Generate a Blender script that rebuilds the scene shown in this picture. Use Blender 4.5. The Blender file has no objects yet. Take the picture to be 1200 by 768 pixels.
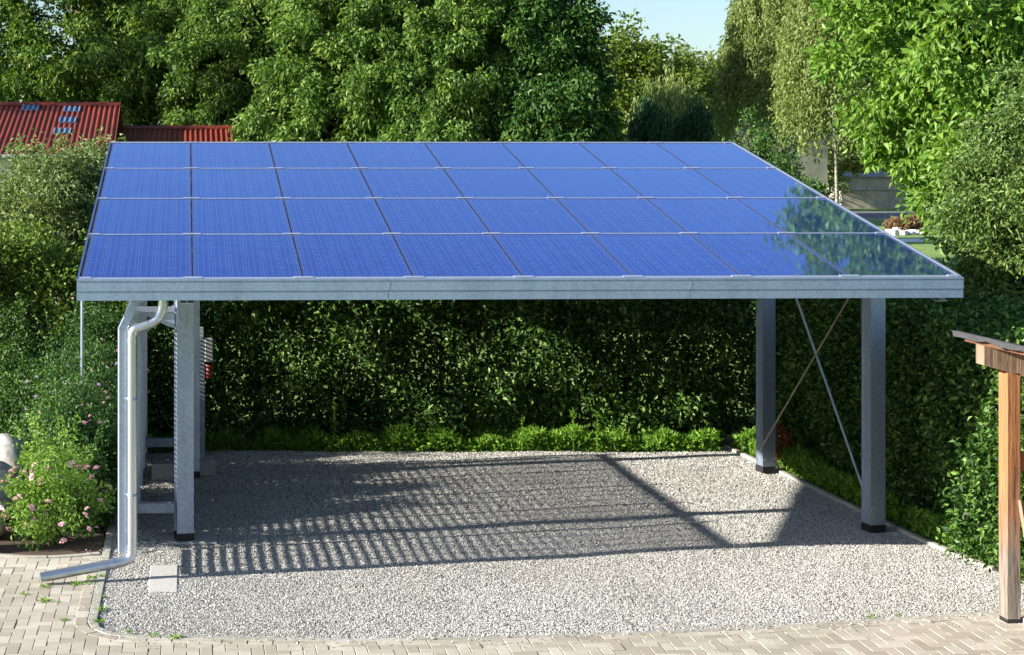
import bpy, math, random
import numpy as np
from math import radians as R, sin, cos, pi

S = bpy.context.scene
COL = S.collection
H_CAM = 3.85
PHI = R(2.3)

# ------------------------------------------------------------------ helpers
WL = {}                                   # world location of every root
def tag(o, label=None, cat=None, group=None, kind=None):
    if label: o['label'] = label
    if cat: o['category'] = cat
    if group: o['group'] = group
    if kind: o['kind'] = kind
    return o

def thing(name, label, cat, loc=(0, 0, 0), group=None):
    o = bpy.data.objects.new(name, None); COL.objects.link(o)
    o.location = loc; o.empty_display_size = .2
    WL[o.name] = np.array(loc, float)
    return tag(o, label, cat, group)

def link(name, me, mat, parent=None, loc=None):
    o = bpy.data.objects.new(name, me); COL.objects.link(o)
    if mat is not None and len(me.materials) == 0: me.materials.append(mat)
    base = np.zeros(3)
    if parent is not None:
        o.parent = parent; base = WL[parent.name]
    WL[o.name] = base.copy()
    if loc is not None: o.location = loc
    return o

def mesh_np(name, V, F, smooth=False):
    """V (n,3), F (m,k) same-size faces"""
    me = bpy.data.meshes.new(name)
    V = np.ascontiguousarray(V, dtype=np.float32); F = np.ascontiguousarray(F, dtype=np.int32)
    m, k = F.shape
    me.vertices.add(len(V)); me.vertices.foreach_set('co', V.ravel())
    me.loops.add(m * k); me.loops.foreach_set('vertex_index', F.ravel())
    me.polygons.add(m); me.polygons.foreach_set('loop_start', np.arange(0, m * k, k, dtype=np.int32))
    me.polygons.foreach_set('loop_total', np.full(m, k, dtype=np.int32))
    me.polygons.foreach_set('use_smooth', np.full(m, smooth, dtype=bool))
    me.update(calc_edges=True)
    return me

class MB:
    """collects solids, builds ONE mesh object"""
    def __init__(s): s.v = []; s.f = []; s.sm = []
    def add(s, vs, fs, sm=False):
        b = len(s.v); s.v += [tuple(map(float, p)) for p in vs]
        s.f += [tuple(i + b for i in f) for f in fs]; s.sm += [sm] * len(fs)
        return s
    def box(s, x0, x1, y0, y1, z0, z1):
        v = [(x0, y0, z0), (x1, y0, z0), (x1, y1, z0), (x0, y1, z0), (x0, y0, z1), (x1, y0, z1), (x1, y1, z1), (x0, y1, z1)]
        return s.add(v, [(0, 3, 2, 1), (4, 5, 6, 7), (0, 1, 5, 4), (1, 2, 6, 5), (2, 3, 7, 6), (3, 0, 4, 7)])
    def bbox(s, x0, x1, y0, y1, z0, z1, b=.004):
        """box with chamfered edges"""
        import itertools
        c = [(x0 + x1) / 2, (y0 + y1) / 2, (z0 + z1) / 2]; h = [(x1 - x0) / 2, (y1 - y0) / 2, (z1 - z0) / 2]
        b = min(b, *(q * .45 for q in h))
        vs = []; idx = {}
        for sx, sy, sz in itertools.product((-1, 1), repeat=3):
            for ax in range(3):
                p = [c[0] + sx * h[0], c[1] + sy * h[1], c[2] + sz * h[2]]
                sg = (sx, sy, sz)
                for k in range(3):
                    if k != ax: p[k] -= sg[k] * b
                idx[(sx, sy, sz, ax)] = len(vs); vs.append(p)
        fs = []
        for ax in range(3):
            o = [k for k in range(3) if k != ax]
            for sg in (-1, 1):
                q = []
                for a, bb in ((-1, -1), (1, -1), (1, 1), (-1, 1)):
                    t = [0, 0, 0]; t[ax] = sg; t[o[0]] = a; t[o[1]] = bb
                    q.append(idx[(*t, ax)])
                flip = (sg < 0) ^ (ax == 1)
                fs.append(tuple(q[::-1]) if flip else tuple(q))
        for ax in range(3):        # edges parallel to ax
            o = [k for k in range(3) if k != ax]
            for a in (-1, 1):
                for bb in (-1, 1):
                    t0 = [0, 0, 0]; t0[o[0]] = a; t0[o[1]] = bb; t1 = list(t0); t0[ax] = -1; t1[ax] = 1
                    q = [idx[(*t0, o[0])], idx[(*t1, o[0])], idx[(*t1, o[1])], idx[(*t0, o[1])]]
                    flip = (a * bb > 0) ^ (ax == 1)
                    fs.append(tuple(q[::-1]) if flip else tuple(q))
        for sx, sy, sz in itertools.product((-1, 1), repeat=3):
            q = [idx[(sx, sy, sz, k)] for k in range(3)]
            fs.append(tuple(q) if sx * sy * sz > 0 else tuple(q[::-1]))
        return s.add(vs, fs)
    def prism(s, poly, a, b, axis='x'):
        """extrude a 2-D polygon along axis; poly is (y,z) for x, (x,z) for y, (x,y) for z"""
        n = len(poly)
        def P(p, t):
            return (t, p[0], p[1]) if axis == 'x' else (p[0], t, p[1]) if axis == 'y' else (p[0], p[1], t)
        v = [P(p, a) for p in poly] + [P(p, b) for p in poly]
        f = [tuple(range(n))[::-1], tuple(range(n, 2 * n))] + [(i, (i + 1) % n, n + (i + 1) % n, n + i) for i in range(n)]
        return s.add(v, f)
    def tube(s, pts, rad, seg=12, cap=True, sm=True):
        pts = [np.array(p, float) for p in pts]; n = len(pts)
        if not hasattr(rad, '__len__'): rad = [rad] * n
        T = [pts[min(i + 1, n - 1)] - pts[max(i - 1, 0)] for i in range(n)]
        T = [t / (np.linalg.norm(t) + 1e-9) for t in T]
        ref = np.array([0, 0, 1.]) if abs(T[0][2]) < .9 else np.array([1., 0, 0])
        u = np.cross(T[0], ref); u /= np.linalg.norm(u); v = []
        for i in range(n):
            u = u - T[i] * np.dot(u, T[i]); u /= np.linalg.norm(u) + 1e-9
            w = np.cross(T[i], u)
            for k in range(seg):
                a = 2 * pi * k / seg
                v.append(pts[i] + rad[i] * (cos(a) * u + sin(a) * w))
        f = []
        for i in range(n - 1):
            for k in range(seg):
                a = i * seg + k; b = i * seg + (k + 1) % seg
                f.append((a, b, b + seg, a + seg))
        s.add(v, f, sm)
        if cap:
            s.add(v[:seg], [tuple(range(seg))[::-1]]); s.add(v[-seg:], [tuple(range(seg))])
        return s
    def beam(s, p, q, w, h, up=(0, 0, 1)):
        """rectangular bar from p to q"""
        p = np.array(p, float); q = np.array(q, float); d = q - p; d /= np.linalg.norm(d)
        r = np.cross(d, up); r /= np.linalg.norm(r); u = np.cross(r, d)
        v = []
        for c in (p, q):
            for a, b in ((-1, -1), (1, -1), (1, 1), (-1, 1)): v.append(c + r * a * w / 2 + u * b * h / 2)
        return s.add(v, [(3, 2, 1, 0), (4, 5, 6, 7), (0, 1, 5, 4), (1, 2, 6, 5), (2, 3, 7, 6), (3, 0, 4, 7)])
    def build(s, name, mat, parent=None):
        me = bpy.data.meshes.new(name)
        base = WL[parent.name] if parent is not None else np.zeros(3)
        me.from_pydata([tuple(np.array(p) - base) for p in s.v], [], s.f)
        me.polygons.foreach_set('use_smooth', s.sm); me.update()
        return link(name, me, mat, parent)

def at(px, t):
    """plan position of image column px (1200 px wide photo) at camera distance t"""
    u = (px - 300) / 2015.
    return (t * (u * cos(PHI) + sin(PHI)), t * (cos(PHI) - u * sin(PHI)))
def zat(py, t): return H_CAM + (180 - py) * t / 2015.

# ------------------------------------------------------------------ materials
def newmat(name):
    m = bpy.data.materials.new(name); m.use_nodes = True
    nt = m.node_tree; b = nt.nodes['Principled BSDF']
    return m, nt, b
def N(nt, typ, **kw):
    n = nt.nodes.new(typ)
    for k, v in kw.items(): setattr(n, k, v)
    return n
def ramp(nt, fac, stops, interp='LINEAR'):
    r = N(nt, 'ShaderNodeValToRGB'); r.color_ramp.interpolation = interp
    e = r.color_ramp.elements
    while len(e) < len(stops): e.new(.5)
    for i, (p, c) in enumerate(stops):
        e[i].position = p; e[i].color = (*c, 1) if len(c) == 3 else c
    if fac is not None: nt.links.new(fac, r.inputs[0])
    return r
def math_n(nt, op, a, b=None, c=None):
    n = N(nt, 'ShaderNodeMath', operation=op)
    for i, x in enumerate((a, b, c)):
        if x is None: continue
        if isinstance(x, (int, float)): n.inputs[i].default_value = x
        else: nt.links.new(x, n.inputs[i])
    return n.outputs[0]
def noise(nt, scale, detail=4, rough=.6, vec=None, stretch=None):
    n = N(nt, 'ShaderNodeTexNoise'); n.inputs['Scale'].default_value = scale
    n.inputs['Detail'].default_value = detail; n.inputs['Roughness'].default_value = rough
    if vec is None:
        vec = N(nt, 'ShaderNodeTexCoord').outputs['Object']
    if stretch:
        mp = N(nt, 'ShaderNodeMapping'); mp.inputs['Scale'].default_value = stretch
        nt.links.new(vec, mp.inputs[0]); vec = mp.outputs[0]
    nt.links.new(vec, n.inputs['Vector'])
    return n
def bump(nt, b, h, strength=.3, dist=.01):
    n = N(nt, 'ShaderNodeBump'); n.inputs['Strength'].default_value = strength
    n.inputs['Distance'].default_value = dist
    nt.links.new(h, n.inputs['Height']); nt.links.new(n.outputs[0], b.inputs['Normal'])
def mixc(nt, fac, a, b, typ='MIX'):
    n = N(nt, 'ShaderNodeMix', data_type='RGBA', blend_type=typ)
    for i, x in ((0, fac), (6, a), (7, b)):
        if isinstance(x, (int, float)): n.inputs[i].default_value = x
        elif isinstance(x, tuple): n.inputs[i].default_value = (*x, 1)
        else: nt.links.new(x, n.inputs[i])
    return n.outputs[2]

def simple(name, col, rough=.6, metal=0, var=.2, scale=8, bs=.0, stretch=None):
    m, nt, b = newmat(name)
    n = noise(nt, scale, 5, .65, stretch=stretch)
    lo = tuple(c * (1 - var) for c in col); hi = tuple(min(1, c * (1 + var)) for c in col)
    r = ramp(nt, n.outputs[0], [(.3, lo), (.7, hi)])
    nt.links.new(r.outputs[0], b.inputs['Base Color'])
    b.inputs['Roughness'].default_value = rough; b.inputs['Metallic'].default_value = metal
    if bs: bump(nt, b, n.outputs[0], bs)
    return m

def galvanised(name, col=(.45, .52, .65), metal=.75, rough=.42, spangle=.16):
    m, nt, b = newmat(name)
    tc = N(nt, 'ShaderNodeTexCoord').outputs['Object']
    v = N(nt, 'ShaderNodeTexVoronoi'); v.inputs['Scale'].default_value = 55
    nz = noise(nt, 3, 3, .5); wob = mixc(nt, .06, tc, nz.outputs[1]); nt.links.new(wob, v.inputs['Vector'])
    sep = N(nt, 'ShaderNodeSeparateColor'); nt.links.new(v.outputs['Color'], sep.inputs[0])
    big = noise(nt, 2.2, 6, .65, stretch=(1, 1, .5))
    streak = noise(nt, 9, 5, .7, stretch=(1, 1, .12))
    f = math_n(nt, 'MULTIPLY', sep.outputs[0], spangle)
    f = math_n(nt, 'ADD', f, math_n(nt, 'MULTIPLY', big.outputs[0], .45))
    f = math_n(nt, 'ADD', f, math_n(nt, 'MULTIPLY', streak.outputs[0], .35))
    r = ramp(nt, f, [(.25, tuple(c * .62 for c in col)), (.8, tuple(min(1, c * 1.2) for c in col))])
    nt.links.new(r.outputs[0], b.inputs['Base Color'])
    b.inputs['Metallic'].default_value = metal
    rr = ramp(nt, f, [(.3, (rough + .12,) * 3), (.8, (rough - .08,) * 3)])
    nt.links.new(rr.outputs[0], b.inputs['Roughness'])
    bump(nt, b, f, .06, .004)
    return m

def leafmat(name, dark, mid, light, trans=.3, rough=.45, spec=.35):
    m, nt, b = newmat(name)
    geo = N(nt, 'ShaderNodeNewGeometry')
    big = noise(nt, .8, 3, .6)
    f = math_n(nt, 'ADD', math_n(nt, 'MULTIPLY', geo.outputs['Random Per Island'], .65), math_n(nt, 'MULTIPLY', big.outputs[0], .45))
    r = ramp(nt, f, [(.15, dark), (.5, mid), (.92, light)])
    nt.links.new(r.outputs[0], b.inputs['Base Color'])
    b.inputs['Roughness'].default_value = rough; b.inputs['Specular IOR Level'].default_value = spec
    t = N(nt, 'ShaderNodeBsdfTranslucent')
    tcol = mixc(nt, 1.0, r.outputs[0], (1.5, 1.45, .45), 'MULTIPLY'); nt.links.new(tcol, t.inputs[0])
    mx = N(nt, 'ShaderNodeMixShader'); mx.inputs[0].default_value = trans
    nt.links.new(b.outputs[0], mx.inputs[1]); nt.links.new(t.outputs[0], mx.inputs[2])
    nt.links.new(mx.outputs[0], nt.nodes['Material Output'].inputs[0])
    return m

def island(name, stops, rough=.8, bscale=120, bs=.2, dirt=None):
    m, nt, b = newmat(name)
    geo = N(nt, 'ShaderNodeNewGeometry')
    r = ramp(nt, geo.outputs['Random Per Island'], stops)
    n = noise(nt, bscale, 4, .7)
    c = mixc(nt, .35, r.outputs[0], ramp(nt, n.outputs[0], [(.3, (.55, .55, .55)), (.7, (1.25, 1.25, 1.25))]).outputs[0], 'MULTIPLY')
    if dirt:
        d = noise(nt, dirt[0], 5, .7)
        c = mixc(nt, ramp(nt, d.outputs[0], [(.45, (0, 0, 0)), (.72, (dirt[2],) * 3)]).outputs[0], c, dirt[1])
    nt.links.new(c, b.inputs['Base Color']); b.inputs['Roughness'].default_value = rough
    b.inputs['Specular IOR Level'].default_value = .25
    bump(nt, b, n.outputs[0], bs, .003)
    return m

M = {}
M['galv'] = galvanised('galvanised_steel')
M['fascia'] = galvanised('galvanised_fascia', (.33, .43, .60), .7, .40)
M['galv_dark'] = galvanised('galvanised_steel_dull', (.33, .38, .47), .6, .5)
M['pipe'] = galvanised('galvanised_pipe', (.66, .70, .76), .9, .24, .05)
M['alu'] = simple('aluminium', (.72, .73, .78), .35, .7, .08)
M['black'] = simple('black_rubber', (.012, .012, .014), .6, 0, .2)
M['bolt'] = simple('bolt_steel', (.6, .62, .65), .35, .8, .1)
M['concrete'] = simple('concrete', (.42, .41, .38), .85, 0, .18, 14, .3)
M['slab'] = simple('pale_slab', (.50, .49, .46), .8, 0, .1, 20, .2)
M['kerb'] = island('kerb_stone', [(0, (.36, .34, .29)), (1, (.48, .45, .39))], .85, 40, .2, (3, (.20, .20, .12), .5))
M['paver'] = island('paver', [(0, (.36, .315, .25)), (.5, (.46, .41, .335)), (1, (.55, .50, .42))], .85, 60, .25, (1.6, (.27, .25, .18), .5))
M['joint'] = simple('joint_sand', (.17, .15, .11), .95, 0, .35, 30, .2)
M['soil'] = simple('mulch', (.075, .045, .03), .95, 0, .5, 40, .6)
M['rock'] = simple('boulder', (.33, .32, .30), .9, 0, .55, 9, .9)
M['box'] = simple('grey_plastic', (.32, .33, .34), .5, 0, .06)
M['red'] = simple('red_plastic', (.16, .018, .014), .45, 0, .1)
M['bark'] = simple('bark', (.10, .075, .055), .9, 0, .4, 12, .6, (1, 1, .25))
M['white_bark'] = simple('birch_bark', (.26, .245, .22), .8, 0, .9, 14, .4, (1, 1, 2))
M['white_wall'] = simple('white_plaster', (.72, .72, .70), .85, 0, .06)
M['beige_wall'] = simple('beige_render', (.42, .36, .28), .9, 0, .3, 1.5, .1)
M['grey_metal'] = simple('grey_flashing', (.20, .20, .20), .7, 0, .15)
M['glass_dark'] = simple('window_glass', (.03, .035, .04), .08, 0, .1)
M['stone_white'] = simple('white_stones', (.66, .64, .60), .85, 0, .15, 20)
M['felt'] = simple('roofing_felt', (.055, .055, .06), .9, 0, .4, 30, .5)
M['pink'] = island('pink_petals', [(0, (.75, .35, .42)), (1, (.85, .62, .64))], .6, 60, .05)
M['lilac'] = island('lilac_petals', [(0, (.55, .34, .60)), (1, (.78, .62, .78))], .6, 60, .05)

# wood
def wood(name, col, weather=.0):
    m, nt, b = newmat(name)
    g = noise(nt, 14, 6, .7, stretch=(2.6, 2.6, .16))
    r = ramp(nt, g.outputs[0], [(.32, tuple(c * .25 for c in col)), (.45, tuple(c * .75 for c in col)), (.6, col), (.75, tuple(min(1, c * 1.3) for c in col))])
    c = r.outputs[0]
    if weather:
        sp = N(nt, 'ShaderNodeSeparateXYZ'); nt.links.new(N(nt, 'ShaderNodeTexCoord').outputs['Object'], sp.inputs[0])
        w = ramp(nt, math_n(nt, 'ADD', math_n(nt, 'MULTIPLY', sp.outputs[2], .6), math_n(nt, 'MULTIPLY', noise(nt, 3, 4).outputs[0], .6)),
                 [(.45, (1, 1, 1)), (1.25, (0, 0, 0))])
        gr = ramp(nt, g.outputs[0], [(.35, (.07, .06, .05)), (.5, (.20, .17, .14)), (.7, (.30, .265, .23))])
        c = mixc(nt, w.outputs[0], c, gr.outputs[0])
    nt.links.new(c, b.inputs['Base Color']); b.inputs['Roughness'].default_value = .75
    bump(nt, b, g.outputs[0], .8, .012)
    return m
M['wood'] = wood('larch_wood', (.40, .165, .065), .9)
M['wood_beam'] = wood('weathered_wood', (.30, .20, .13), 0)
M['wood_dark'] = wood('dark_wood', (.16, .07, .035), 0)

# gravel
M['stone'] = island('gravel_stone', [(0, (.08, .08, .08)), (.1, (.19, .188, .18)), (.3, (.37, .36, .335)), (.6, (.49, .475, .44)), (1, (.65, .63, .585))], .8, 200, .2, dirt=(.55, (.30, .28, .24), .45))
def gravel_base():
    m, nt, b = newmat('gravel_bed')
    v = N(nt, 'ShaderNodeTexVoronoi'); v.inputs['Scale'].default_value = 48
    nt.links.new(N(nt, 'ShaderNodeTexCoord').outputs['Object'], v.inputs['Vector'])
    sep = N(nt, 'ShaderNodeSeparateColor'); nt.links.new(v.outputs['Color'], sep.inputs[0])
    r = ramp(nt, sep.outputs[0], [(0, (.20, .20, .19)), (.4, (.40, .39, .36)), (1, (.58, .56, .52))])
    nt.links.new(r.outputs[0], b.inputs['Base Color']); b.inputs['Roughness'].default_value = .9
    inv = math_n(nt, 'SUBTRACT', 1, v.outputs['Distance']); bump(nt, b, inv, 1.0, .02)
    return m
M['gravel_bed'] = gravel_base()

def lawn_mat():
    m, nt, b = newmat('lawn')
    n = noise(nt, .35, 6, .65); n2 = noise(nt, 9, 5, .7)
    f = math_n(nt, 'ADD', math_n(nt, 'MULTIPLY', n.outputs[0], .6), math_n(nt, 'MULTIPLY', n2.outputs[0], .4))
    r = ramp(nt, f, [(.3, (.10, .16, .03)), (.5, (.17, .26, .05)), (.7, (.26, .33, .09))])
    nt.links.new(r.outputs[0], b.inputs['Base Color']); b.inputs['Roughness'].default_value = .95
    bump(nt, b, n2.outputs[0], .8, .05)
    return m
M['lawn'] = lawn_mat()

# photovoltaic glass: silicon nitride coated cells act as a blue tinted mirror
def pv_mat():
    m, nt, b = newmat('solar_cells')
    sp = N(nt, 'ShaderNodeSeparateXYZ'); nt.links.new(N(nt, 'ShaderNodeTexCoord').outputs['Object'], sp.inputs[0])
    pitch = .158
    def cellc(o, off):
        a = math_n(nt, 'DIVIDE', math_n(nt, 'SUBTRACT', o, off), pitch)
        fr = math_n(nt, 'FRACT', a)
        return a, math_n(nt, 'ABSOLUTE', math_n(nt, 'SUBTRACT', fr, .5)), fr      # 0 centre .. .5 edge
    ax, dx, fx = cellc(sp.outputs[0], .021)
    ay, dy, fy = cellc(sp.outputs[1], .03)
    gapx = math_n(nt, 'GREATER_THAN', dx, .487); gapy = math_n(nt, 'GREATER_THAN', dy, .487)
    dia = math_n(nt, 'GREATER_THAN', math_n(nt, 'ADD', dx, dy), .915)
    bars = None
    for c in (.17, .5, .83):
        q = math_n(nt, 'LESS_THAN', math_n(nt, 'ABSOLUTE', math_n(nt, 'SUBTRACT', fx, c)), .013)
        bars = q if bars is None else math_n(nt, 'MAXIMUM', bars, q)
    geo = N(nt, 'ShaderNodeObjectInfo')
    wn = N(nt, 'ShaderNodeTexWhiteNoise', noise_dimensions='4D')
    cmb = N(nt, 'ShaderNodeCombineXYZ'); nt.links.new(math_n(nt, 'FLOOR', ax), cmb.inputs[0]); nt.links.new(math_n(nt, 'FLOOR', ay), cmb.inputs[1])
    nt.links.new(cmb.outputs[0], wn.inputs['Vector']); nt.links.new(geo.outputs['Random'], wn.inputs['W'])
    cr = noise(nt, 90, 2, .5)                            # crystal grain
    f = math_n(nt, 'ADD', math_n(nt, 'MULTIPLY', wn.outputs['Value'], .6), math_n(nt, 'MULTIPLY', cr.outputs[0], .4))
    cell = ramp(nt, f, [(.1, PV_LO), (.9, PV_HI)])
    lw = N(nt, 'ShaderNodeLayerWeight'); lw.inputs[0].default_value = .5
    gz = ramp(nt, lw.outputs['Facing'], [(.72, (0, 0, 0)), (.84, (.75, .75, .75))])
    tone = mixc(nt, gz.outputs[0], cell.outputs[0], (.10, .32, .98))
    tone = mixc(nt, 1.0, tone, ramp(nt, geo.outputs['Random'], [(0, (.86, .88, .93)), (1, (1.08, 1.06, 1.02))]).outputs[0], 'MULTIPLY')
    c = mixc(nt, math_n(nt, 'MULTIPLY', bars, .75), tone, (.40, .52, .95))
    c = mixc(nt, math_n(nt, 'MULTIPLY', gapx, .45), c, (.38, .48, .85))
    c = mixc(nt, math_n(nt, 'MULTIPLY', gapy, .22), c, (.38, .48, .85))
    dash = math_n(nt, 'MULTIPLY', math_n(nt, 'GREATER_THAN', dx, .478), math_n(nt, 'GREATER_THAN', dy, .30))
    c = mixc(nt, math_n(nt, 'MULTIPLY', dash, .6), c, (.62, .70, 1.0))
    dust = noise(nt, 5, 6, .75); dm = ramp(nt, dust.outputs[0], [(.42, (0, 0, 0)), (.75, (.22, .22, .22))])
    c = mixc(nt, dm.outputs[0], c, (.45, .48, .55))
    sp_ = noise(nt, 26, 3, .7); sm_ = ramp(nt, sp_.outputs[0], [(.735, (0, 0, 0)), (.76, (.8, .8, .8))])
    c = mixc(nt, sm_.outputs[0], c, (.62, .64, .66))
    nt.links.new(c, b.inputs['Base Color'])
    b.inputs['Metallic'].default_value = .88
    b.inputs['Roughness'].default_value = .07; b.inputs['Coat Weight'].default_value = .13; b.inputs['Coat Roughness'].default_value = .02
    rr = ramp(nt, dust.outputs[0], [(.4, (.03,) * 3), (.8, (.07,) * 3)]); nt.links.new(rr.outputs[0], b.inputs['Roughness'])
    return m
PV_LO = (.018, .070, .55); PV_HI = (.032, .118, .74)
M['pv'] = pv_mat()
M['pv_back'] = simple('module_backsheet', (.10, .11, .14), .5, 0, .1)

# corrugated red roof
def redroof():
    m, nt, b = newmat('red_roof_sheet')
    n = noise(nt, 1.2, 5, .6); n2 = noise(nt, 14, 3, .6, stretch=(1, .1, 1))
    f = math_n(nt, 'ADD', math_n(nt, 'MULTIPLY', n.outputs[0], .6), math_n(nt, 'MULTIPLY', n2.outputs[0], .4))
    r = ramp(nt, f, [(.3, (.10, .016, .011)), (.7, (.24, .034, .018))])
    nt.links.new(r.outputs[0], b.inputs['Base Color']); b.inputs['Roughness'].default_value = .45
    return m
M['red_roof'] = redroof()
M['rooflight'] = simple('rooflight', (.09, .15, .26), .4, 0, .1)

L = {}
L['cherry'] = leafmat('leaf_cherry', (0.022, 0.062, 0.01), (0.07, 0.155, 0.024), (0.25, 0.34, 0.085), 0.26, 0.5, 0.3)
L['cherry2'] = leafmat('leaf_cherry2', (0.014, 0.048, 0.01), (0.035, 0.1, 0.018), (0.12, 0.21, 0.045), 0.22, 0.5, 0.3)
L['yellow'] = leafmat('leaf_yellowgreen', (.05, .09, .012), (.10, .17, .025), (.22, .27, .05), .38, .5)
L['willow'] = leafmat('leaf_willow', (.012, .045, .014), (.022, .075, .022), (.045, .11, .035), .25, .55)
L['birch'] = leafmat('leaf_birch', (0.08, 0.13, 0.03), (0.16, 0.22, 0.06), (0.29, 0.34, 0.13), 0.34, 0.55, 0.25)
L['bigleaf'] = leafmat('leaf_bigleaf', (0.05, 0.12, 0.012), (0.115, 0.235, 0.03), (0.25, 0.37, 0.08), 0.34, 0.5, 0.3)
L['fine'] = leafmat('leaf_fine', (0.03, 0.068, 0.014), (0.08, 0.15, 0.03), (0.22, 0.3, 0.085), 0.22, 0.5, 0.3)
L['hedge'] = leafmat('leaf_hedge', (0.007, 0.024, 0.004), (0.026, 0.082, 0.009), (0.19, 0.31, 0.07), 0.18, 0.5, 0.3)
L['grey'] = leafmat('leaf_grey', (0.07, 0.12, 0.04), (0.15, 0.22, 0.08), (0.31, 0.38, 0.18), 0.25, 0.55, 0.25)
L['herb'] = leafmat('leaf_herb', (0.05, 0.13, 0.012), (0.13, 0.27, 0.03), (0.27, 0.42, 0.07), 0.36, 0.5, 0.25)
L['rose'] = leafmat('leaf_rose', (0.06, 0.14, 0.02), (0.15, 0.28, 0.05), (0.3, 0.42, 0.1), 0.32, 0.5, 0.25)
L['conifer'] = leafmat('needles', (.008, .022, .010), (.016, .040, .016), (.035, .065, .024), .1, .6)
L['dryleaf'] = leafmat('leaf_dry', (.10, .05, .03), (.22, .13, .07), (.36, .24, .12), .2, .5)
L['hedge_light'] = leafmat('leaf_hedge_light', (.03, .075, .012), (.09, .165, .022), (.27, .36, .08), .28, .5, .3)
L['russet'] = leafmat('leaf_russet', (.14, .03, .01), (.28, .08, .02), (.40, .17, .06), .3, .5)

# ------------------------------------------------------------------ foliage
def unit(a): return a / (np.linalg.norm(a, axis=1, keepdims=True) + 1e-9)

def leaf_mesh(name, P, out, size, aspect=.45, droop=.3, rnd=.8, upbias=.4, seed=0, fold=.18):
    """one folded four-sided leaf per point"""
    rg = np.random.default_rng(seed); n = len(P)
    r = unit(rg.normal(size=(n, 3)))
    d = unit(out * (1 - rnd * .5) + r * rnd + np.array([0, 0, -droop]))
    nn = unit(rg.normal(size=(n, 3)) * .8 + out * .5 + np.array([0, 0, upbias]))
    side = unit(np.cross(d, nn)); nn = np.cross(side, d)
    Ls = size * rg.uniform(.65, 1.3, (n, 1)); W = Ls * aspect * .5
    base = P; tip = P + d * Ls - np.array([0, 0, 1]) * Ls * droop * .25
    mid = P + d * Ls * .45
    a = mid + side * W + nn * Ls * fold; b = mid - side * W + nn * Ls * fold
    V = np.stack([base, a, tip, b], 1).reshape(-1, 3)
    F = np.arange(4 * n).reshape(n, 4)
    return mesh_np(name, V, F)

def clump_points(rg, C, rad, per, flat=.75):
    """per points round every clump centre; more of them toward the outside"""
    n = len(C)
    idx = np.repeat(np.arange(n), per)
    d = unit(rg.normal(size=(n * per, 3)))
    rr = rg.uniform(.15, 1, (n * per, 1)) ** .5 * (1 + .25 * rg.normal(size=(n * per, 1)) * .5)
    off = d * rr * rad[idx][:, None]; off[:, 2] *= flat
    return C[idx] + off, d

def crown_clumps(rg, c, r, n, shell=.5, crad=(.35, .7), squash_low=.0, ell=3):
    """clump centres through an uneven ellipsoid crown"""
    d = unit(rg.normal(size=(n, 3)))
    ph = rg.uniform(0, 6.28, 6)
    bumpy = 1 + .16 * np.sin(3 * d[:, 0] * 2 + ph[0]) * np.cos(4 * d[:, 2] + ph[1]) + .10 * np.sin(7 * d[:, 1] + ph[2] + 5 * d[:, 2])
    rr = (shell + (1 - shell) * rg.uniform(0, 1, n) ** .6) * bumpy
    C = np.array(c) + d * rr[:, None] * np.array(r)
    return C, rg.uniform(crad[0], crad[1], n), d

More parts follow.
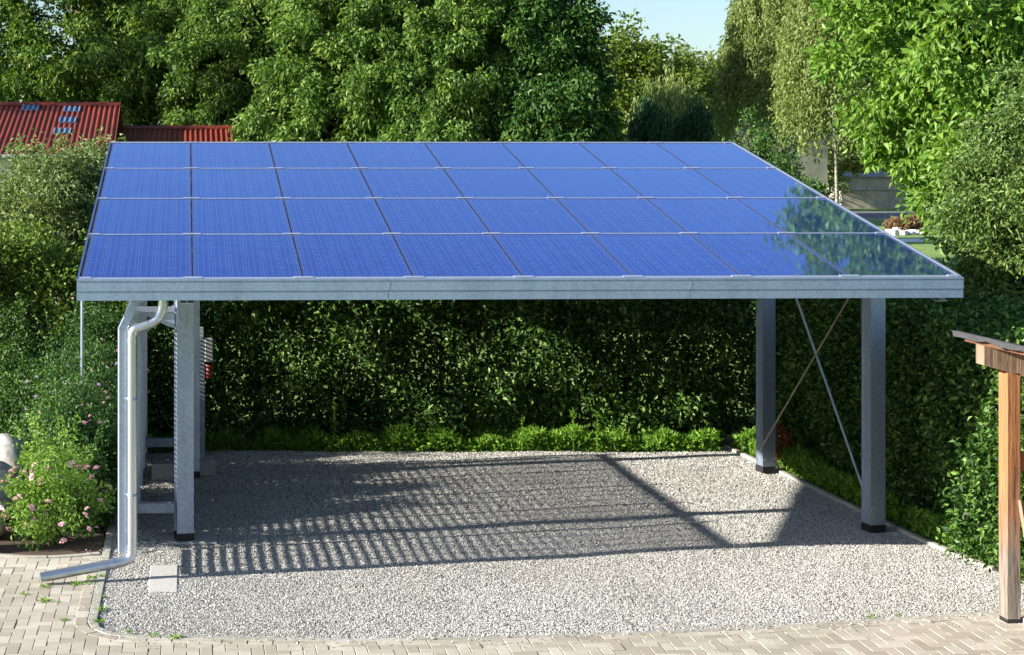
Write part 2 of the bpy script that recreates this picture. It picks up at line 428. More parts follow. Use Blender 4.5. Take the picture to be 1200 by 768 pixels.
def make_tree(name, label, cat, x, y, h, r, leaf, size, n_clump, per, seed, group=None, z0=.8, aspect=.45, droop=.5, crad=(.35, .7),
              bark='bark', shell=.45, trunk_r=.16, taper=.0, style='round', lean=0, wl=.5):
    rg = np.random.default_rng(seed)
    root = thing(name, label, cat, (x, y, 0), group)
    cz = (h + z0) / 2; rz = (h - z0) / 2
    C, cr, d = crown_clumps(rg, (0, 0, cz), (r, r, rz), n_clump, shell, crad)
    if taper:                                    # narrower towards the top
        k = 1 - taper * np.clip((C[:, 2] - z0) / (h - z0), 0, 1.1)
        C[:, 0] *= k; C[:, 1] *= k
    if style == 'conifer':
        zz = rg.uniform(z0, h, n_clump); rad = r * (1.02 - (zz - z0) / (h - z0)) * (.75 + .25 * np.sin(zz * 5.2)) * rg.uniform(.35, 1, n_clump) ** .5
        a = rg.uniform(0, 2 * pi, n_clump); C = np.stack([np.cos(a) * rad, np.sin(a) * rad, zz - rad * .25], 1); cr = rg.uniform(crad[0], crad[1], n_clump)
    if style == 'weep':                          # hanging strands
        a = rg.uniform(0, 2 * pi, n_clump); rad = r * rg.uniform(0, 1, n_clump) ** .55
        top = z0 + (h - z0) * np.sqrt(np.clip(1 - (rad / r) ** 2 * .8, .05, 1)) * rg.uniform(.7, 1, n_clump)
        ln = rg.uniform(.6, 1, n_clump) * np.minimum((top - z0), (h - z0) * wl)
        T = rg.uniform(0, 1, (n_clump, per)) ** 1.1
        P = np.stack([np.cos(a)[:, None] * rad[:, None] * (1 + .06 * T) + .06 * rg.normal(size=T.shape),
                      np.sin(a)[:, None] * rad[:, None] * (1 + .06 * T) + .06 * rg.normal(size=T.shape),
                      top[:, None] - ln[:, None] * T + .03 * rg.normal(size=T.shape)], 2).reshape(-1, 3)
        out = unit(np.stack([P[:, 0], P[:, 1], P[:, 0] * 0 + .1], 1))
        C = np.stack([np.cos(a) * rad, np.sin(a) * rad, top], 1)
    else:
        P, dd = clump_points(rg, C, cr, per)
        out = unit(dd * .7 + unit(P - np.array([0, 0, cz])) * .6)
    me = leaf_mesh('crown', P, out, size, aspect, droop, .8, .4, seed + 1)
    link('crown', me, L[leaf], root)
    tb = MB(); hh = z0 + (h - z0) * .75
    pts = [(x + lean * k / 6 + .05 * rg.normal(), y + .05 * rg.normal(), hh * k / 6) for k in range(7)]
    pts[0] = (x, y, -.05)
    tb.tube(pts, [trunk_r * (1.25 if k == 0 else 1 - .14 * k) for k in range(7)], 9)
    sel = rg.choice(len(C), min(26, len(C)), replace=False)
    for j in sel:
        tgt = C[j] + np.array([x, y, 0]); s0 = min(hh * .95, max(z0 * .7, tgt[2] - rg.uniform(.4, 1.6)))
        k = s0 / hh * 6; i0 = min(5, int(k)); q = np.array(pts[i0]) * (1 - (k - i0)) + np.array(pts[i0 + 1]) * (k - i0)
        mid = (q + tgt) / 2 + np.array([0, 0, .12]) + rg.normal(size=3) * .08
        tb.tube([q, mid, tgt], [trunk_r * .3, trunk_r * .18, trunk_r * .06], 5, cap=False)
    tb.build('trunk', M[bark], root)
    return root

def copy_tree(root, x, y, rz, sc=(1, 1, 1), label=None, group=None):
    r = root.copy(); COL.objects.link(r); r.location = (x, y, 0); r.rotation_euler = (0, 0, rz); r.scale = sc
    WL[r.name] = np.array((x, y, 0.))
    if label: r['label'] = label
    if group: r['group'] = group
    for ch in list(root.children):
        c = ch.copy(); COL.objects.link(c); c.parent = r
    return r

def make_hedge(name, label, x0, x1, y0, y1, h, n, seed, leaf='hedge', size=.07, group=None, stems=True, wob=.14, hfun=None, density_in=.3, dsig=.24, xshift=None, cat='hedge', facing=None, z0=.05):
    rg = np.random.default_rng(seed)
    root = thing(name, label, cat, ((x0 + x1) / 2, (y0 + y1) / 2, 0), group)
    lx, ly = x1 - x0, y1 - y0
    # distribute over the surfaces (front/back/sides/top) and inside
    A = np.array([lx * h, lx * h, ly * h, ly * h, lx * ly]) + 0.0
    if facing is not None: A = A * np.array(facing)
    Pn = A / A.sum(); k = rg.choice(5, n, p=Pn)
    U = rg.uniform(0, 1, (n, 3)); P = np.zeros((n, 3)); out = np.zeros((n, 3))
    depth = np.abs(rg.normal(size=n)) * dsig
    inn = rg.uniform(0, 1, n) < density_in; depth[inn] = rg.uniform(0, min(lx, ly) * .5, inn.sum())
    P[:, 0] = x0 + U[:, 0] * lx; P[:, 1] = y0 + U[:, 1] * ly; P[:, 2] = z0 + U[:, 2] * (h - z0)
    m = k == 0; P[m, 1] = y0 + depth[m]; out[m, 1] = -1
    m = k == 1; P[m, 1] = y1 - depth[m]; out[m, 1] = 1
    m = k == 2; P[m, 0] = x0 + depth[m]; out[m, 0] = -1
    m = k == 3; P[m, 0] = x1 - depth[m]; out[m, 0] = 1
    m = k == 4; P[m, 2] = h - depth[m]; out[m, 2] = 1
    # bulges
    ph = rg.uniform(0, 6.28, 8)
    s = (np.sin(P[:, 0] * 2.3 + ph[0]) * np.cos(P[:, 2] * 2.9 + ph[1]) + np.sin(P[:, 0] * 5.1 + P[:, 2] * 4.3 + ph[2]) * .6 + np.sin(P[:, 1] * 2.7 + P[:, 2] * 2.1 + ph[3]) * np.cos(P[:, 1] * 6 + ph[4]) * .8
         + .7 * np.sin(P[:, 0] * 9 + ph[5]) * np.sin(P[:, 2] * 10 + ph[6]) * np.cos(P[:, 1] * 9 + ph[7]))
    P += out * (s * wob)[:, None]
    if hfun is not None: P[:, 2] *= hfun(P[:, 0], P[:, 1])
    P[:, 2] = np.maximum(P[:, 2], .03)
    # gather into twigs so the surface is not an even speckle
    nt_ = max(1, n // 14); tw = rg.integers(0, n, nt_); idx = rg.integers(0, nt_, n); use = rg.uniform(0, 1, n) < .78
    src = tw[idx]; P[use] = P[src[use]] + rg.normal(size=(use.sum(), 3)) * size * 1.25 ; out[use] = out[src[use]]
    P[:, 2] = np.maximum(P[:, 2], .03)
    if xshift is not None: P[:, 0] += xshift(P[:, 0], P[:, 1], P[:, 2])
    P -= WL[root.name]
    me = leaf_mesh('foliage', P, unit(out + .3 * rg.normal(size=out.shape)), size, .55, .25, .9, .5, seed + 3)
    link('foliage', me, L[leaf], root)
    if stems:
        tb = MB()
        q = int(max(lx, ly) / .45) + 1
        for i in range(q):
            bx = x0 + lx * (i + .5) / q if lx > ly else (x0 + x1) / 2 + .1 * rg.normal()
            by = y0 + ly * (i + .5) / q if ly >= lx else (y0 + y1) / 2 + .1 * rg.normal()
            tb.tube([(bx, by, -.05), (bx + .06 * rg.normal(), by + .06 * rg.normal(), h * .45), (bx + .15 * rg.normal(), by + .1 * rg.normal(), h * .85)], [.03, .022, .008], 6)
            for _ in range(4):
                zz = rg.uniform(.15, .7) * h; a = rg.uniform(0, 6.28); ln = min(lx, ly) * .45
                tb.tube([(bx, by, zz), (bx + cos(a) * ln, by + sin(a) * ln, zz + .3)], [.012, .004], 4, cap=False)
        tb.build('stems', M['bark'], root)
    return root

def make_bush(name, label, x, y, z0, h, r, leaf, size, n_clump, per, seed, cat='shrub', group=None, crad=(.12, .25), aspect=.5, droop=.1, shoots=0):
    rg = np.random.default_rng(seed)
    root = thing(name, label, cat, (x, y, 0), group)
    rx, ry = (r, r) if not hasattr(r, '__len__') else r
    C, cr, d = crown_clumps(rg, (0, 0, z0 + (h - z0) * .45), (rx, ry, (h - z0) * .55), n_clump, .3, crad)
    C[:, 2] = np.maximum(C[:, 2], .08)
    P, dd = clump_points(rg, C, cr, per, .9)
    if shoots:
        for _ in range(shoots):
            a = rg.uniform(0, 6.28); q = rg.uniform(0, .9) ** .5
            b = np.array([cos(a) * rx * q, sin(a) * ry * q, h * (.72 if q > .6 else .9)])
            tp = b + np.array([.15 * rg.normal(), .15 * rg.normal(), rg.uniform(.25, .6)])
            t = rg.uniform(0, 1, (40, 1)); pp = b * (1 - t) + tp * t + rg.normal(size=(40, 3)) * .035
            P = np.vstack([P, pp]); dd = np.vstack([dd, unit(rg.normal(size=(40, 3)) + np.array([0, 0, .6]))])
    P[:, 2] = np.maximum(P[:, 2], .03)
    me = leaf_mesh('foliage', P, dd, size, aspect, droop, .8, .5, seed + 1)
    link('foliage', me, L[leaf], root)
    tb = MB()
    for j in rg.choice(len(C), min(18, len(C)), replace=False):
        t = C[j] + np.array([x, y, 0])
        tb.tube([(x + .06 * rg.normal(), y + .06 * rg.normal(), -.04), ((x + t[0]) / 2, (y + t[1]) / 2, t[2] * .6), t], [.018, .012, .004], 5, cap=False)
    tb.build('stems', M['bark'], root)
    return root

# ------------------------------------------------------------------ plan of the yard
def catmull(P, n=14):
    P = [np.array(p, float) for p in P]; P = [2 * P[0] - P[1]] + P + [2 * P[-1] - P[-2]]; out = []
    for i in range(1, len(P) - 2):
        for k in range(n):
            t = k / n; a, b, c, d = P[i - 1:i + 3]
            out.append(.5 * ((2 * b) + (-a + c) * t + (2 * a - 5 * b + 4 * c - d) * t * t + (-a + 3 * b - 3 * c + d) * t ** 3))
    out.append(P[-2]); return np.array(out)
XL = -.74
arc = [(XL + .42 - .42 * cos(a), 14.16 - .40 * sin(a)) for a in np.linspace(0, pi / 2, 8)]
front = catmull([(XL, 22.4), (XL, 20), (XL, 17.5), (XL, 15)] , 10)
front2 = catmull([arc[-1], (1.6, 13.60), (4.3, 13.77), (6.8, 14.22), (7.62, 14.42)], 14)
edge = np.vstack([front, np.array(arc[:-1]), front2])          # outer edge of the gravel, left-back to right-front
rightline = np.array([(7.62, 14.42), (7.50, 15.6), (7.34, 16.9), (7.22, 20.2), (7.1, 22.3)])
gravel_poly = np.vstack([edge, rightline[1:]])

def inside(px, py, poly):
    c = np.zeros(len(px), bool); n = len(poly); j = n - 1
    for i in range(n):
        xi, yi = poly[i]; xj, yj = poly[j]
        m = ((yi > py) != (yj > py)) & (px < (xj - xi) * (py - yi) / (yj - yi + 1e-12) + xi)
        c ^= m; j = i
    return c
def resample(P, step):
    P = np.array(P); d = np.r_[0, np.cumsum(np.linalg.norm(np.diff(P, axis=0), axis=1))]
    s = np.arange(0, d[-1], step); return np.stack([np.interp(s, d, P[:, 0]), np.interp(s, d, P[:, 1])], 1)
def offset(P, o):
    T = np.gradient(P, axis=0); T /= np.linalg.norm(T, axis=1, keepdims=True)
    Nn = np.stack([T[:, 1], -T[:, 0]], 1)
    return P + Nn * o
def block_row(mb, P, o0, o1, seglen, z1, gap=.006, z0=-.06, jit=.001, rg=np.random.default_rng(5)):
    fine = resample(P, .02); k = max(2, int(seglen / .02)); A = offset(fine, o0); B = offset(fine, o1)
    for i in range(0, len(fine) - 2, k):
        j = min(i + k, len(fine) - 1); sub = list(range(i, j + 1, max(1, (j - i) // 5)))
        if sub[-1] != j: sub.append(j)
        a = A[sub].copy(); b = B[sub].copy()
        for q in (a, b):
            t = q[1] - q[0]; q[0] += t / np.linalg.norm(t) * gap; t = q[-1] - q[-2]; q[-1] -= t / (np.linalg.norm(t) + 1e-9) * gap
        z = z1 + rg.normal() * jit; m = len(sub)
        poly = np.vstack([a, b[::-1]]); v = [(p[0], p[1], z0) for p in poly] + [(p[0], p[1], z - .004) for p in poly]
        c = poly.mean(0); ins = poly + (offset_in := (np.vstack([b - a, (a - b)[::-1]]) * (.004 / max(.02, abs(o1 - o0)))))
        v += [(p[0], p[1], z) for p in ins]; n = 2 * m; f = []
        for q in range(n):
            r = (q + 1) % n; f += [(q, r, n + r, n + q), (n + q, n + r, 2 * n + r, 2 * n + q)]
        for q in range(m - 1): f.append((2 * n + q, 2 * n + q + 1, 2 * n + (n - 2 - q), 2 * n + (n - 1 - q)))
        mb.add(v, f)
offset_in = None
# outward normal of `edge`: check the sign (outside = away from the gravel)
SGN = 1 if not inside(*(offset(edge, .05)[3:4].T), gravel_poly)[0] else -1

def structure(name, me_or_mb, mat):
    o = me_or_mb.build(name, mat) if isinstance(me_or_mb, MB) else link(name, me_or_mb, mat)
    o['kind'] = 'structure'; return o

# ground to the horizon
g = MB(); g.add([(-900, -300, -.07), (900, -300, -.07), (900, 1500, -.07), (-900, 1500, -.07)], [(0, 1, 2, 3)])
structure('ground', g, M['lawn'])
g = MB(); g.add([(*p, -.035) for p in gravel_poly], [tuple(range(len(gravel_poly)))[::-1]])
structure('gravel_bed', g, M['gravel_bed'])
g = MB(); g.add([(-9, 8, -.012), (12, 8, -.012), (12, 13.4, -.012), (XL - .02, 13.4, -.012), (XL - .02, 16.6, -.012), (-9, 16.95, -.012)], [(0, 1, 2, 3, 4, 5)])
# joint sand: keep it out of the gravel field (gravel stones stand higher)
structure('paving_bed', g, M['joint'])

# flower bed soil
bed = catmull([(-9, 17.2), (-3.2, 17.05), (-2.2, 16.72), (-1.5, 16.5), (-1.1, 16.52), (XL - .1, 16.62)], 8)
g = MB(); pts = [(p[0], p[1], -.004) for p in bed] + [(XL - .1, 23, -.004), (-9, 23, -.004)]
g.add(pts, [tuple(range(len(pts)))]); structure('flower_bed_soil', g, M['soil'])

# paving: 90 degree herringbone of 20 x 10 cm blocks
def paving():
    rg = np.random.default_rng(3); w = .1; gp = .0028; B = []
    x_lo, x_hi, y_lo, y_hi = -6.5, 9.5, 10.5, 17.2
    nx = int((x_hi - x_lo) / w); ny = int((y_hi - y_lo) / w)
    cx, cy = np.meshgrid(np.arange(nx), np.arange(ny), indexing='ij'); cx = cx.ravel(); cy = cy.ravel(); k = (cx - cy) % 4
    hb = k == 0; vb = k == 3
    X0 = np.r_[cx[hb], cx[vb]] * w + x_lo; Y0 = np.r_[cy[hb], cy[vb]] * w + y_lo
    LX = np.r_[np.full(hb.sum(), 2 * w), np.full(vb.sum(), w)]; LY = np.r_[np.full(hb.sum(), w), np.full(vb.sum(), 2 * w)]
    CX = X0 + LX / 2; CY = Y0 + LY / 2
    ext = offset(edge, SGN * .10); poly = np.vstack([ext, [(9.6, 14.9), (9.6, 23), (XL, 23)]])
    keep = ~inside(CX, CY, poly)
    bedp = np.vstack([bed + np.array([0, -.02]), [(XL - .1, 30), (-20, 30), (-20, 17)]])
    keep &= ~inside(CX, CY, bedp)
    keep &= ~((CX > 7.45) & (CY > 14.45))
    X0, Y0, LX, LY = X0[keep], Y0[keep], LX[keep], LY[keep]; n = len(X0)
    dz = rg.normal(size=n) * .0016; tx = rg.normal(size=n) * .002; ty = rg.normal(size=n) * .002
    V = np.zeros((n, 12, 3)); sx = np.array([0, 1, 1, 0]); sy = np.array([0, 0, 1, 1])
    for lv, (ins, z) in enumerate(((0, -.06), (0, -.003), (.003, 0))):
        for c in range(4):
            V[:, lv * 4 + c, 0] = X0 + gp + ins + sx[c] * (LX - 2 * gp - 2 * ins)
            V[:, lv * 4 + c, 1] = Y0 + gp + ins + sy[c] * (LY - 2 * gp - 2 * ins)
            V[:, lv * 4 + c, 2] = z + dz + tx * (sx[c] - .5) * LX * 2 + ty * (sy[c] - .5) * LY * 2
    F0 = [(8, 9, 10, 11)]
    for b in (0, 4):
        for c in range(4): F0.append((b + c, b + (c + 1) % 4, b + 4 + (c + 1) % 4, b + 4 + c))
    F = (np.arange(n)[:, None, None] * 12 + np.array(F0)[None]).reshape(-1, 4)
    return mesh_np('paving', V.reshape(-1, 3), F)
structure('paving', paving(), M['paver'])
k_ = MB(); block_row(k_, edge[edge[:, 1] < 18.6] if False else edge, SGN * 0, SGN * .075, 1.0, .004); structure('kerb', k_, M['kerb'])
k_ = MB(); block_row(k_, edge[8:] if False else edge[edge[:, 1] < 16.7], SGN * .08, SGN * .18, .2, .004); structure('paving_border', k_, M['paver'])
k_ = MB(); block_row(k_, rightline[1:][::-1] if SGN > 0 else rightline[1:], 0, .06 * (1 if SGN > 0 else -1), 1.0, .02); structure('lawn_edging', k_, M['kerb'])
k_ = MB(); block_row(k_, bed[bed[:, 0] > -4.0], 0.0, .07, .5, .015) ; structure('bed_edging', k_, M['kerb'])

# gravel stones
def gravel():
    rg = np.random.default_rng(11)
    n = 860000
    x = rg.uniform(XL, 7.7, n); y = rg.uniform(13.5, 22.4, n)
    ok = inside(x, y, gravel_poly); pr = np.where(y < 16.5, 1.0, np.where(y < 18.5, .75, .5)); ok &= rg.uniform(0, 1, n) < pr
    x, y = x[ok], y[ok]; n0 = len(x)
    ed = resample(edge[(edge[:, 1] < 17)], .02); q = rg.integers(0, len(ed), 500); sp = offset(ed, SGN * .01)[q] + (offset(ed, SGN * 1.0)[q] - ed[q]) * (np.abs(rg.normal(size=500)) * .13)[:, None]
    x = np.r_[x, sp[:, 0]]; y = np.r_[y, sp[:, 1]]; n = len(x)
    s = rg.uniform(.0036, .0080, n) * np.where(y > 18.5, 1.35, np.where(y > 16.5, 1.12, 1))
    z = -.021 + rg.uniform(0, .007, n) + .006 * np.sin(x * 3.1) * np.cos(y * 2.3) + .004 * np.sin(x * .9 + y * .5)
    z[n0:] = np.where(np.abs(sp[:, 0] * 0) < 1, .014, 0)
    sg = np.array([(-1, -1, -1), (1, -1, -1), (1, 1, -1), (-1, 1, -1), (-1, -1, 1), (1, -1, 1), (1, 1, 1), (-1, 1, 1)], float)
    V = sg[None] * .62 * (1 + .28 * rg.normal(size=(n, 8, 3))).clip(.35, 1.6)
    V *= (s[:, None, None] * rg.uniform(.6, 1.35, (n, 1, 3)))
    a = rg.uniform(0, 6.28, n); c, q = np.cos(a)[:, None], np.sin(a)[:, None]
    b = rg.normal(size=n) * .6; cb, sb = np.cos(b)[:, None], np.sin(b)[:, None]
    X, Y, Z = V[..., 0], V[..., 1], V[..., 2]
    Y, Z = Y * cb - Z * sb, Y * sb + Z * cb
    X, Y = X * c - Y * q, X * q + Y * c
    V = np.stack([X + x[:, None], Y + y[:, None], Z + z[:, None]], 2).reshape(-1, 3)
    F0 = np.array([(0, 3, 2, 1), (4, 5, 6, 7), (0, 1, 5, 4), (1, 2, 6, 5), (2, 3, 7, 6), (3, 0, 4, 7)])
    F = (np.arange(n)[:, None, None] * 8 + F0[None]).reshape(-1, 4)
    return mesh_np('gravel', V, F)
tag(link('gravel', gravel(), M['stone']), 'loose pale grey gravel covering the parking bay', 'gravel', kind='stuff')

# pale slab set in the gravel
sl = MB(); sl.bbox(-.34, -.085, 15.15, 16.12, -.05, -.002, .006)
tag(sl.build('concrete_slab', M['slab']), 'pale rectangular concrete slab lying in the gravel by the downpipe', 'slab')

# ------------------------------------------------------------------ the carport
AL = R(10.9); YF = 15.53; ZF = 2.72; X0, X1 = -.97, 7.09
def sl_pt(x, s, n=0.): return (x, YF + s * cos(AL) - n * sin(AL), ZF + s * sin(AL) + n * cos(AL))
CP = thing('solar_carport', 'galvanised steel carport roofed with thirty-two blue solar modules over the gravel bay', 'carport', (3.0, 17.2, 0))
def slope_box(mb, x0, x1, s0, s1, n0, n1):
    v = [sl_pt(x, s, n) for n in (n0, n1) for x, s in ((x0, s0), (x1, s0), (x1, s1), (x0, s1))]
    mb.add(v, [(0, 3, 2, 1), (4, 5, 6, 7), (0, 1, 5, 4), (1, 2, 6, 5), (2, 3, 7, 6), (3, 0, 4, 7)])
MW, ML = .992, 1.640; PX = (X1 - X0 - .03) / 8; PS = 1.667; S0 = .035
# module prototype, local axes x / slope / normal
mm = MB(); mm.box(.012, MW - .012, .012, ML - .012, -.030, .0)
proto = None
def module_meshes():
    a = bpy.data.meshes.new('solar_module'); a.from_pydata(mm.v, [], mm.f); a.update()
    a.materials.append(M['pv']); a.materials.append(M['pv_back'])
    for p in a.polygons:
        if p.normal.z < .5: p.material_index = 1
    f = MB(); t = .003
    f.box(0, MW, 0, .012, -.04, t); f.box(0, MW, ML - .012, ML, -.04, t)
    f.box(0, .012, .0121, ML - .0121, -.04, t - .0005); f.box(MW - .012, MW, .0121, ML - .0121, -.04, t - .0005)
    b = bpy.data.meshes.new('module_frame'); b.from_pydata(f.v, [], f.f); b.update(); b.materials.append(M['frame'])
    return a, b
M['frame'] = simple('dark_anodised_frame', (.10, .14, .34), .35, .6, .1)
ma, mf = module_meshes()
for r_ in range(4):
    for c_ in range(8):
        x = X0 + .015 + c_ * PX + (PX - MW) / 2; s = S0 + r_ * PS
        o = bpy.data.objects.new('solar_module', ma); COL.objects.link(o); o.parent = CP
        p = np.array(sl_pt(x, s, 0)) - WL[CP.name]; o.location = p; o.rotation_euler = (AL, 0, 0)
        q = bpy.data.objects.new('module_frame', mf); COL.objects.link(q); q.parent = o
# light rails between the rows with clamps
for r_ in range(5):
    sc = S0 - .0135 + r_ * PS if r_ else .012
    m_ = MB(); slope_box(m_, X0, X1, sc - .012, sc + .010, -.035, .006); m_.build('cover_rail', M['alu'], CP)
    for c_ in range(9):
        xx = X0 + .015 + c_ * PX; a = max(X0, xx - .09); b = min(X1, xx + .09)
        k_ = MB(); slope_box(k_, a, b, sc - .018, sc + .017, .0062, .012); k_.build('clamp', M['clamp'] if 'clamp' in M else M['alu'], CP)
# verge trims
for xa, xb in ((X0 - .02, X0 - .0), (X1, X1 + .022)):
    m_ = MB(); slope_box(m_, xa, xb, .0, S0 + 4 * PS - .01, -.10, .008); m_.build('verge_trim', M['frame'] if xa < 0 else M['galv'], CP)
m_ = MB(); slope_box(m_, X0 - .02, X1 + .02, S0 + 4 * PS - .008, S0 + 4 * PS + .02, -.14, .01); m_.build('ridge_trim', M['galv'], CP)
# front fascia gutter in three lengths: two stepped bands with a lip
xs = [X0 - .02, 1.82, 4.58, X1 + .02]
for i in range(3):
    a, b = xs[i] + .002, xs[i + 1] - .002
    m_ = MB()
    prof = [(YF + .002, ZF + .000), (YF - .062, ZF - .004), (YF - .062, ZF - .018), (YF - .055, ZF - .022), (YF - .055, ZF - .108), (YF - .047, ZF - .116),
            (YF - .047, ZF - .192), (YF + .10, ZF - .192), (YF + .10, ZF - .186), (YF - .041, ZF - .186), (YF - .041, ZF - .02), (YF + .002, ZF - .012)]
    m_.prism(prof, a, b, 'x'); m_.build('gutter_fascia', M['fascia'], CP)
for xe in (X0 - .019, X1 + .017):
    m_ = MB(); m_.box(xe, xe + .003, YF - .0405, YF + .10, ZF - .1855, ZF - .03); m_.build('gutter_end', M['galv'], CP)
# joint plates
for xj in xs[1:3]:
    m_ = MB(); m_.box(xj - .012, xj + .012, YF - .0575, YF - .0552, ZF - .106, ZF - .024); m_.build('joint_plate', M['galv_dark'], CP)
# steel frame: rafters (I beams) and purlins
def ibeam_slope(mb, xc, s0, s1, top, dep=.16, w=.12):
    slope_box(mb, xc - w / 2, xc + w / 2, s0, s1, top - .01, top); slope_box(mb, xc - w / 2, xc + w / 2, s0, s1, top - dep, top - dep + .01)
    slope_box(mb, xc - .004, xc + .004, s0 + .001, s1 - .001, top - dep + .0101, top - .0101)
for xc in (-.0, 7.0):
    m_ = MB(); ibeam_slope(m_, xc, .12, 6.6, -.1105); m_.build('rafter', M['galv'], CP)
for k in range(8):
    s = .35 + (k // 2) * PS + (k % 2) * 1.0
    m_ = MB(); slope_box(m_, X0 + .01, X1 - .01, s - .025, s + .025, -.109, -.041); m_.build('purlin', M['galv'], CP)
# columns
COL_ROT = R(10.4)
def rotz(mb, xc, yc, a=None):
    a = COL_ROT if a is None else a; c_, s_ = cos(a), sin(a)
    mb.v = [(xc + (p[0] - xc) * c_ - (p[1] - yc) * s_, yc + (p[0] - xc) * s_ + (p[1] - yc) * c_, p[2]) for p in mb.v]
    return mb
def column(xc, yc, foot=True):
    w, dpt, t = .168, .165, .011
    s = (yc - YF) / cos(AL); ztop = sl_pt(0, s - .12, -.286)[2]
    m_ = MB()
    m_.box(xc - w / 2, xc + w / 2, yc - dpt / 2, yc - dpt / 2 + t, .075, ztop)
    m_.box(xc - w / 2, xc + w / 2, yc + dpt / 2 - t, yc + dpt / 2, .075, ztop)
    m_.box(xc - .07, xc - .062, yc - dpt / 2 + t + .0001, yc + dpt / 2 - t - .0001, .075, ztop - .001)
    c = rotz(m_, xc, yc).build('column', M['galv'], CP)
    b = MB(); b.bbox(xc - w / 2 - .004, xc + w / 2 + .004, yc - dpt / 2 - .004, yc + dpt / 2 + .004, .0, .074, .004); rotz(b, xc, yc).build('column_foot', M['black'], c)
    h = MB(); h.box(xc - w / 2 - .01, xc + w / 2 + .01, yc - dpt / 2 - .01, yc + dpt / 2 + .01, ztop, ztop + .012); h.build('head_plate', M['galv'], c)
    return c
cols = {}
for key, xc, yc in (('fl', -.03, 17.17), ('fr', 7.0, 17.28), ('rl', .055, 20.5), ('rr', 7.0, 20.55)):
    cols[key] = column(xc, yc)
for z in (2.27, 2.12):                                   # bolts at the head of the left front column
    for dx in (-.082,):
        m_ = MB(); m_.tube([(-.03 + dx, 17.075, z), (-.03 + dx, 17.06, z)], .012, 6); m_.build('bolt', M['bolt'], cols['fl'])
for key, (xc, yc) in (('fl', (-.03, 17.17)), ('fr', (7.0, 17.28)), ('rr', (7.0, 20.55)), ('rl', (.055, 20.5))):
    for z in (.16, .24):
        for dx in (-.055, .055):
            m_ = MB(); m_.tube([(xc + dx, yc - .084, z), (xc + dx, yc - .094, z)], .009, 6); rotz(m_, xc, yc).build('bolt', M['bolt'], cols[key])
m_ = MB(); m_.tube([(7.06, 17.184, 1.33), (7.06, 17.17, 1.33)], .010, 6); m_.build('bolt', M['bolt'], cols['fr'])
# cross bracing rods on the right side
m_ = MB(); m_.tube([(6.93, 20.47, 3.28), (6.93, 17.38, .42)], .0125, 8); m_.build('brace_rod', M['alu'], CP)
m_ = MB(); m_.tube([(6.90, 17.38, 2.56), (6.90, 20.46, .28)], .0105, 8)
m_.build('brace_rod', M['rod'] if 'rod' in M else simple('dull_rod', (.42, .36, .28), .45, .6, .1), CP)
# footings of the left columns
for (a, b, c, d, h) in ((-.42, -.15, 20.38, 20.62, .17), (-.06, .27, 20.36, 20.66, .0), (.05, .34, 20.66, 20.95, .16), (-.2, .3, 17.0, 17.36, .002)):
    if h > .001:
        m_ = MB(); m_.bbox(a, b, c, d, -.06, h, .006); m_.build('footing', M['concrete'], CP)
# left side screen: outrigger frames, posts with a kinked head, slatted panels
XS = -.582
posts_y = [15.66, 16.69, 17.72, 18.75, 19.78, 20.81]
for i, y in enumerate(posts_y):
    w = .075 if i == 0 else .09
    xo = -.005 if i == 0 else .055
    ft = .235
    XS_ = XS; XS = XS + xo
    m_ = MB(); m_.bbox(XS - w / 2, XS + w / 2, y - .03, y + .03, ft, 2.26, .004)
    s = (y - YF) / cos(AL); zt = sl_pt(0, s, -.125)[2]
    kz = min(zt, 2.52) if i == 0 else 2.33
    # kinked head leaning toward the roof
    x1 = XS + .14
    v = [(XS - w / 2, y - .03, 2.26), (XS + w / 2, y - .03, 2.26), (XS + w / 2, y + .03, 2.26), (XS - w / 2, y + .03, 2.26)]
    dz = kz - 2.26; dxx = .13 * dz / .26
    v += [(a + dxx, b, kz) for a, b, _ in v]
    m_.add(v, [(0, 1, 5, 4), (1, 2, 6, 5), (2, 3, 7, 6), (3, 0, 4, 7), (4, 5, 6, 7)])
    if kz < zt - .01 and i == 0: m_.box(XS - w / 2 + dxx, XS + w / 2 + dxx, y - .03, y + .03, kz + .0002, zt)
    rotz(m_, XS, y).build('screen_post', M['galv'], CP); XS = XS_
for i in range(5):
    ya, yb = posts_y[i] + .031, posts_y[i + 1] - .031
    m_ = MB()
    z = .25
    while z < 2.22:
        m_.box(XS - .004, XS + .004, ya + .001, yb - .001, z, z + .025); z += .0475
    m_.box(XS - .014, XS + .014, ya, yb, .20, .23); m_.box(XS - .016, XS + .016, ya, yb, 2.245, 2.32)
    for j in range(1, 4):
        yy = ya + (yb - ya) * j / 4; m_.box(XS + .0045, XS + .0105, yy - .012, yy + .012, .231, 2.24)
    m_.build('screen_panel', M['galv'], CP)
for y, zs in ((17.17, (.27, 2.27)), (20.5, (.36, 2.3))):
    for z in zs:
        xr = -.125 if y < 18 else -.04
        m_ = MB(); m_.bbox(XS + .03 if z < 1 else XS + .075, xr, y - .045, y + .045, z, z + (.10 if z < 1 else .05), .004)
        if z > 1: m_.prism([(XS + .08, z - .001), (xr, z - .001), (xr, z - .16), (xr - .05, z - .15), (XS + .2, z - .05)], y - .006, y + .006, 'y')
        m_.build('screen_arm', M['galv_dark'] if z < 1 else M['galv'], CP)
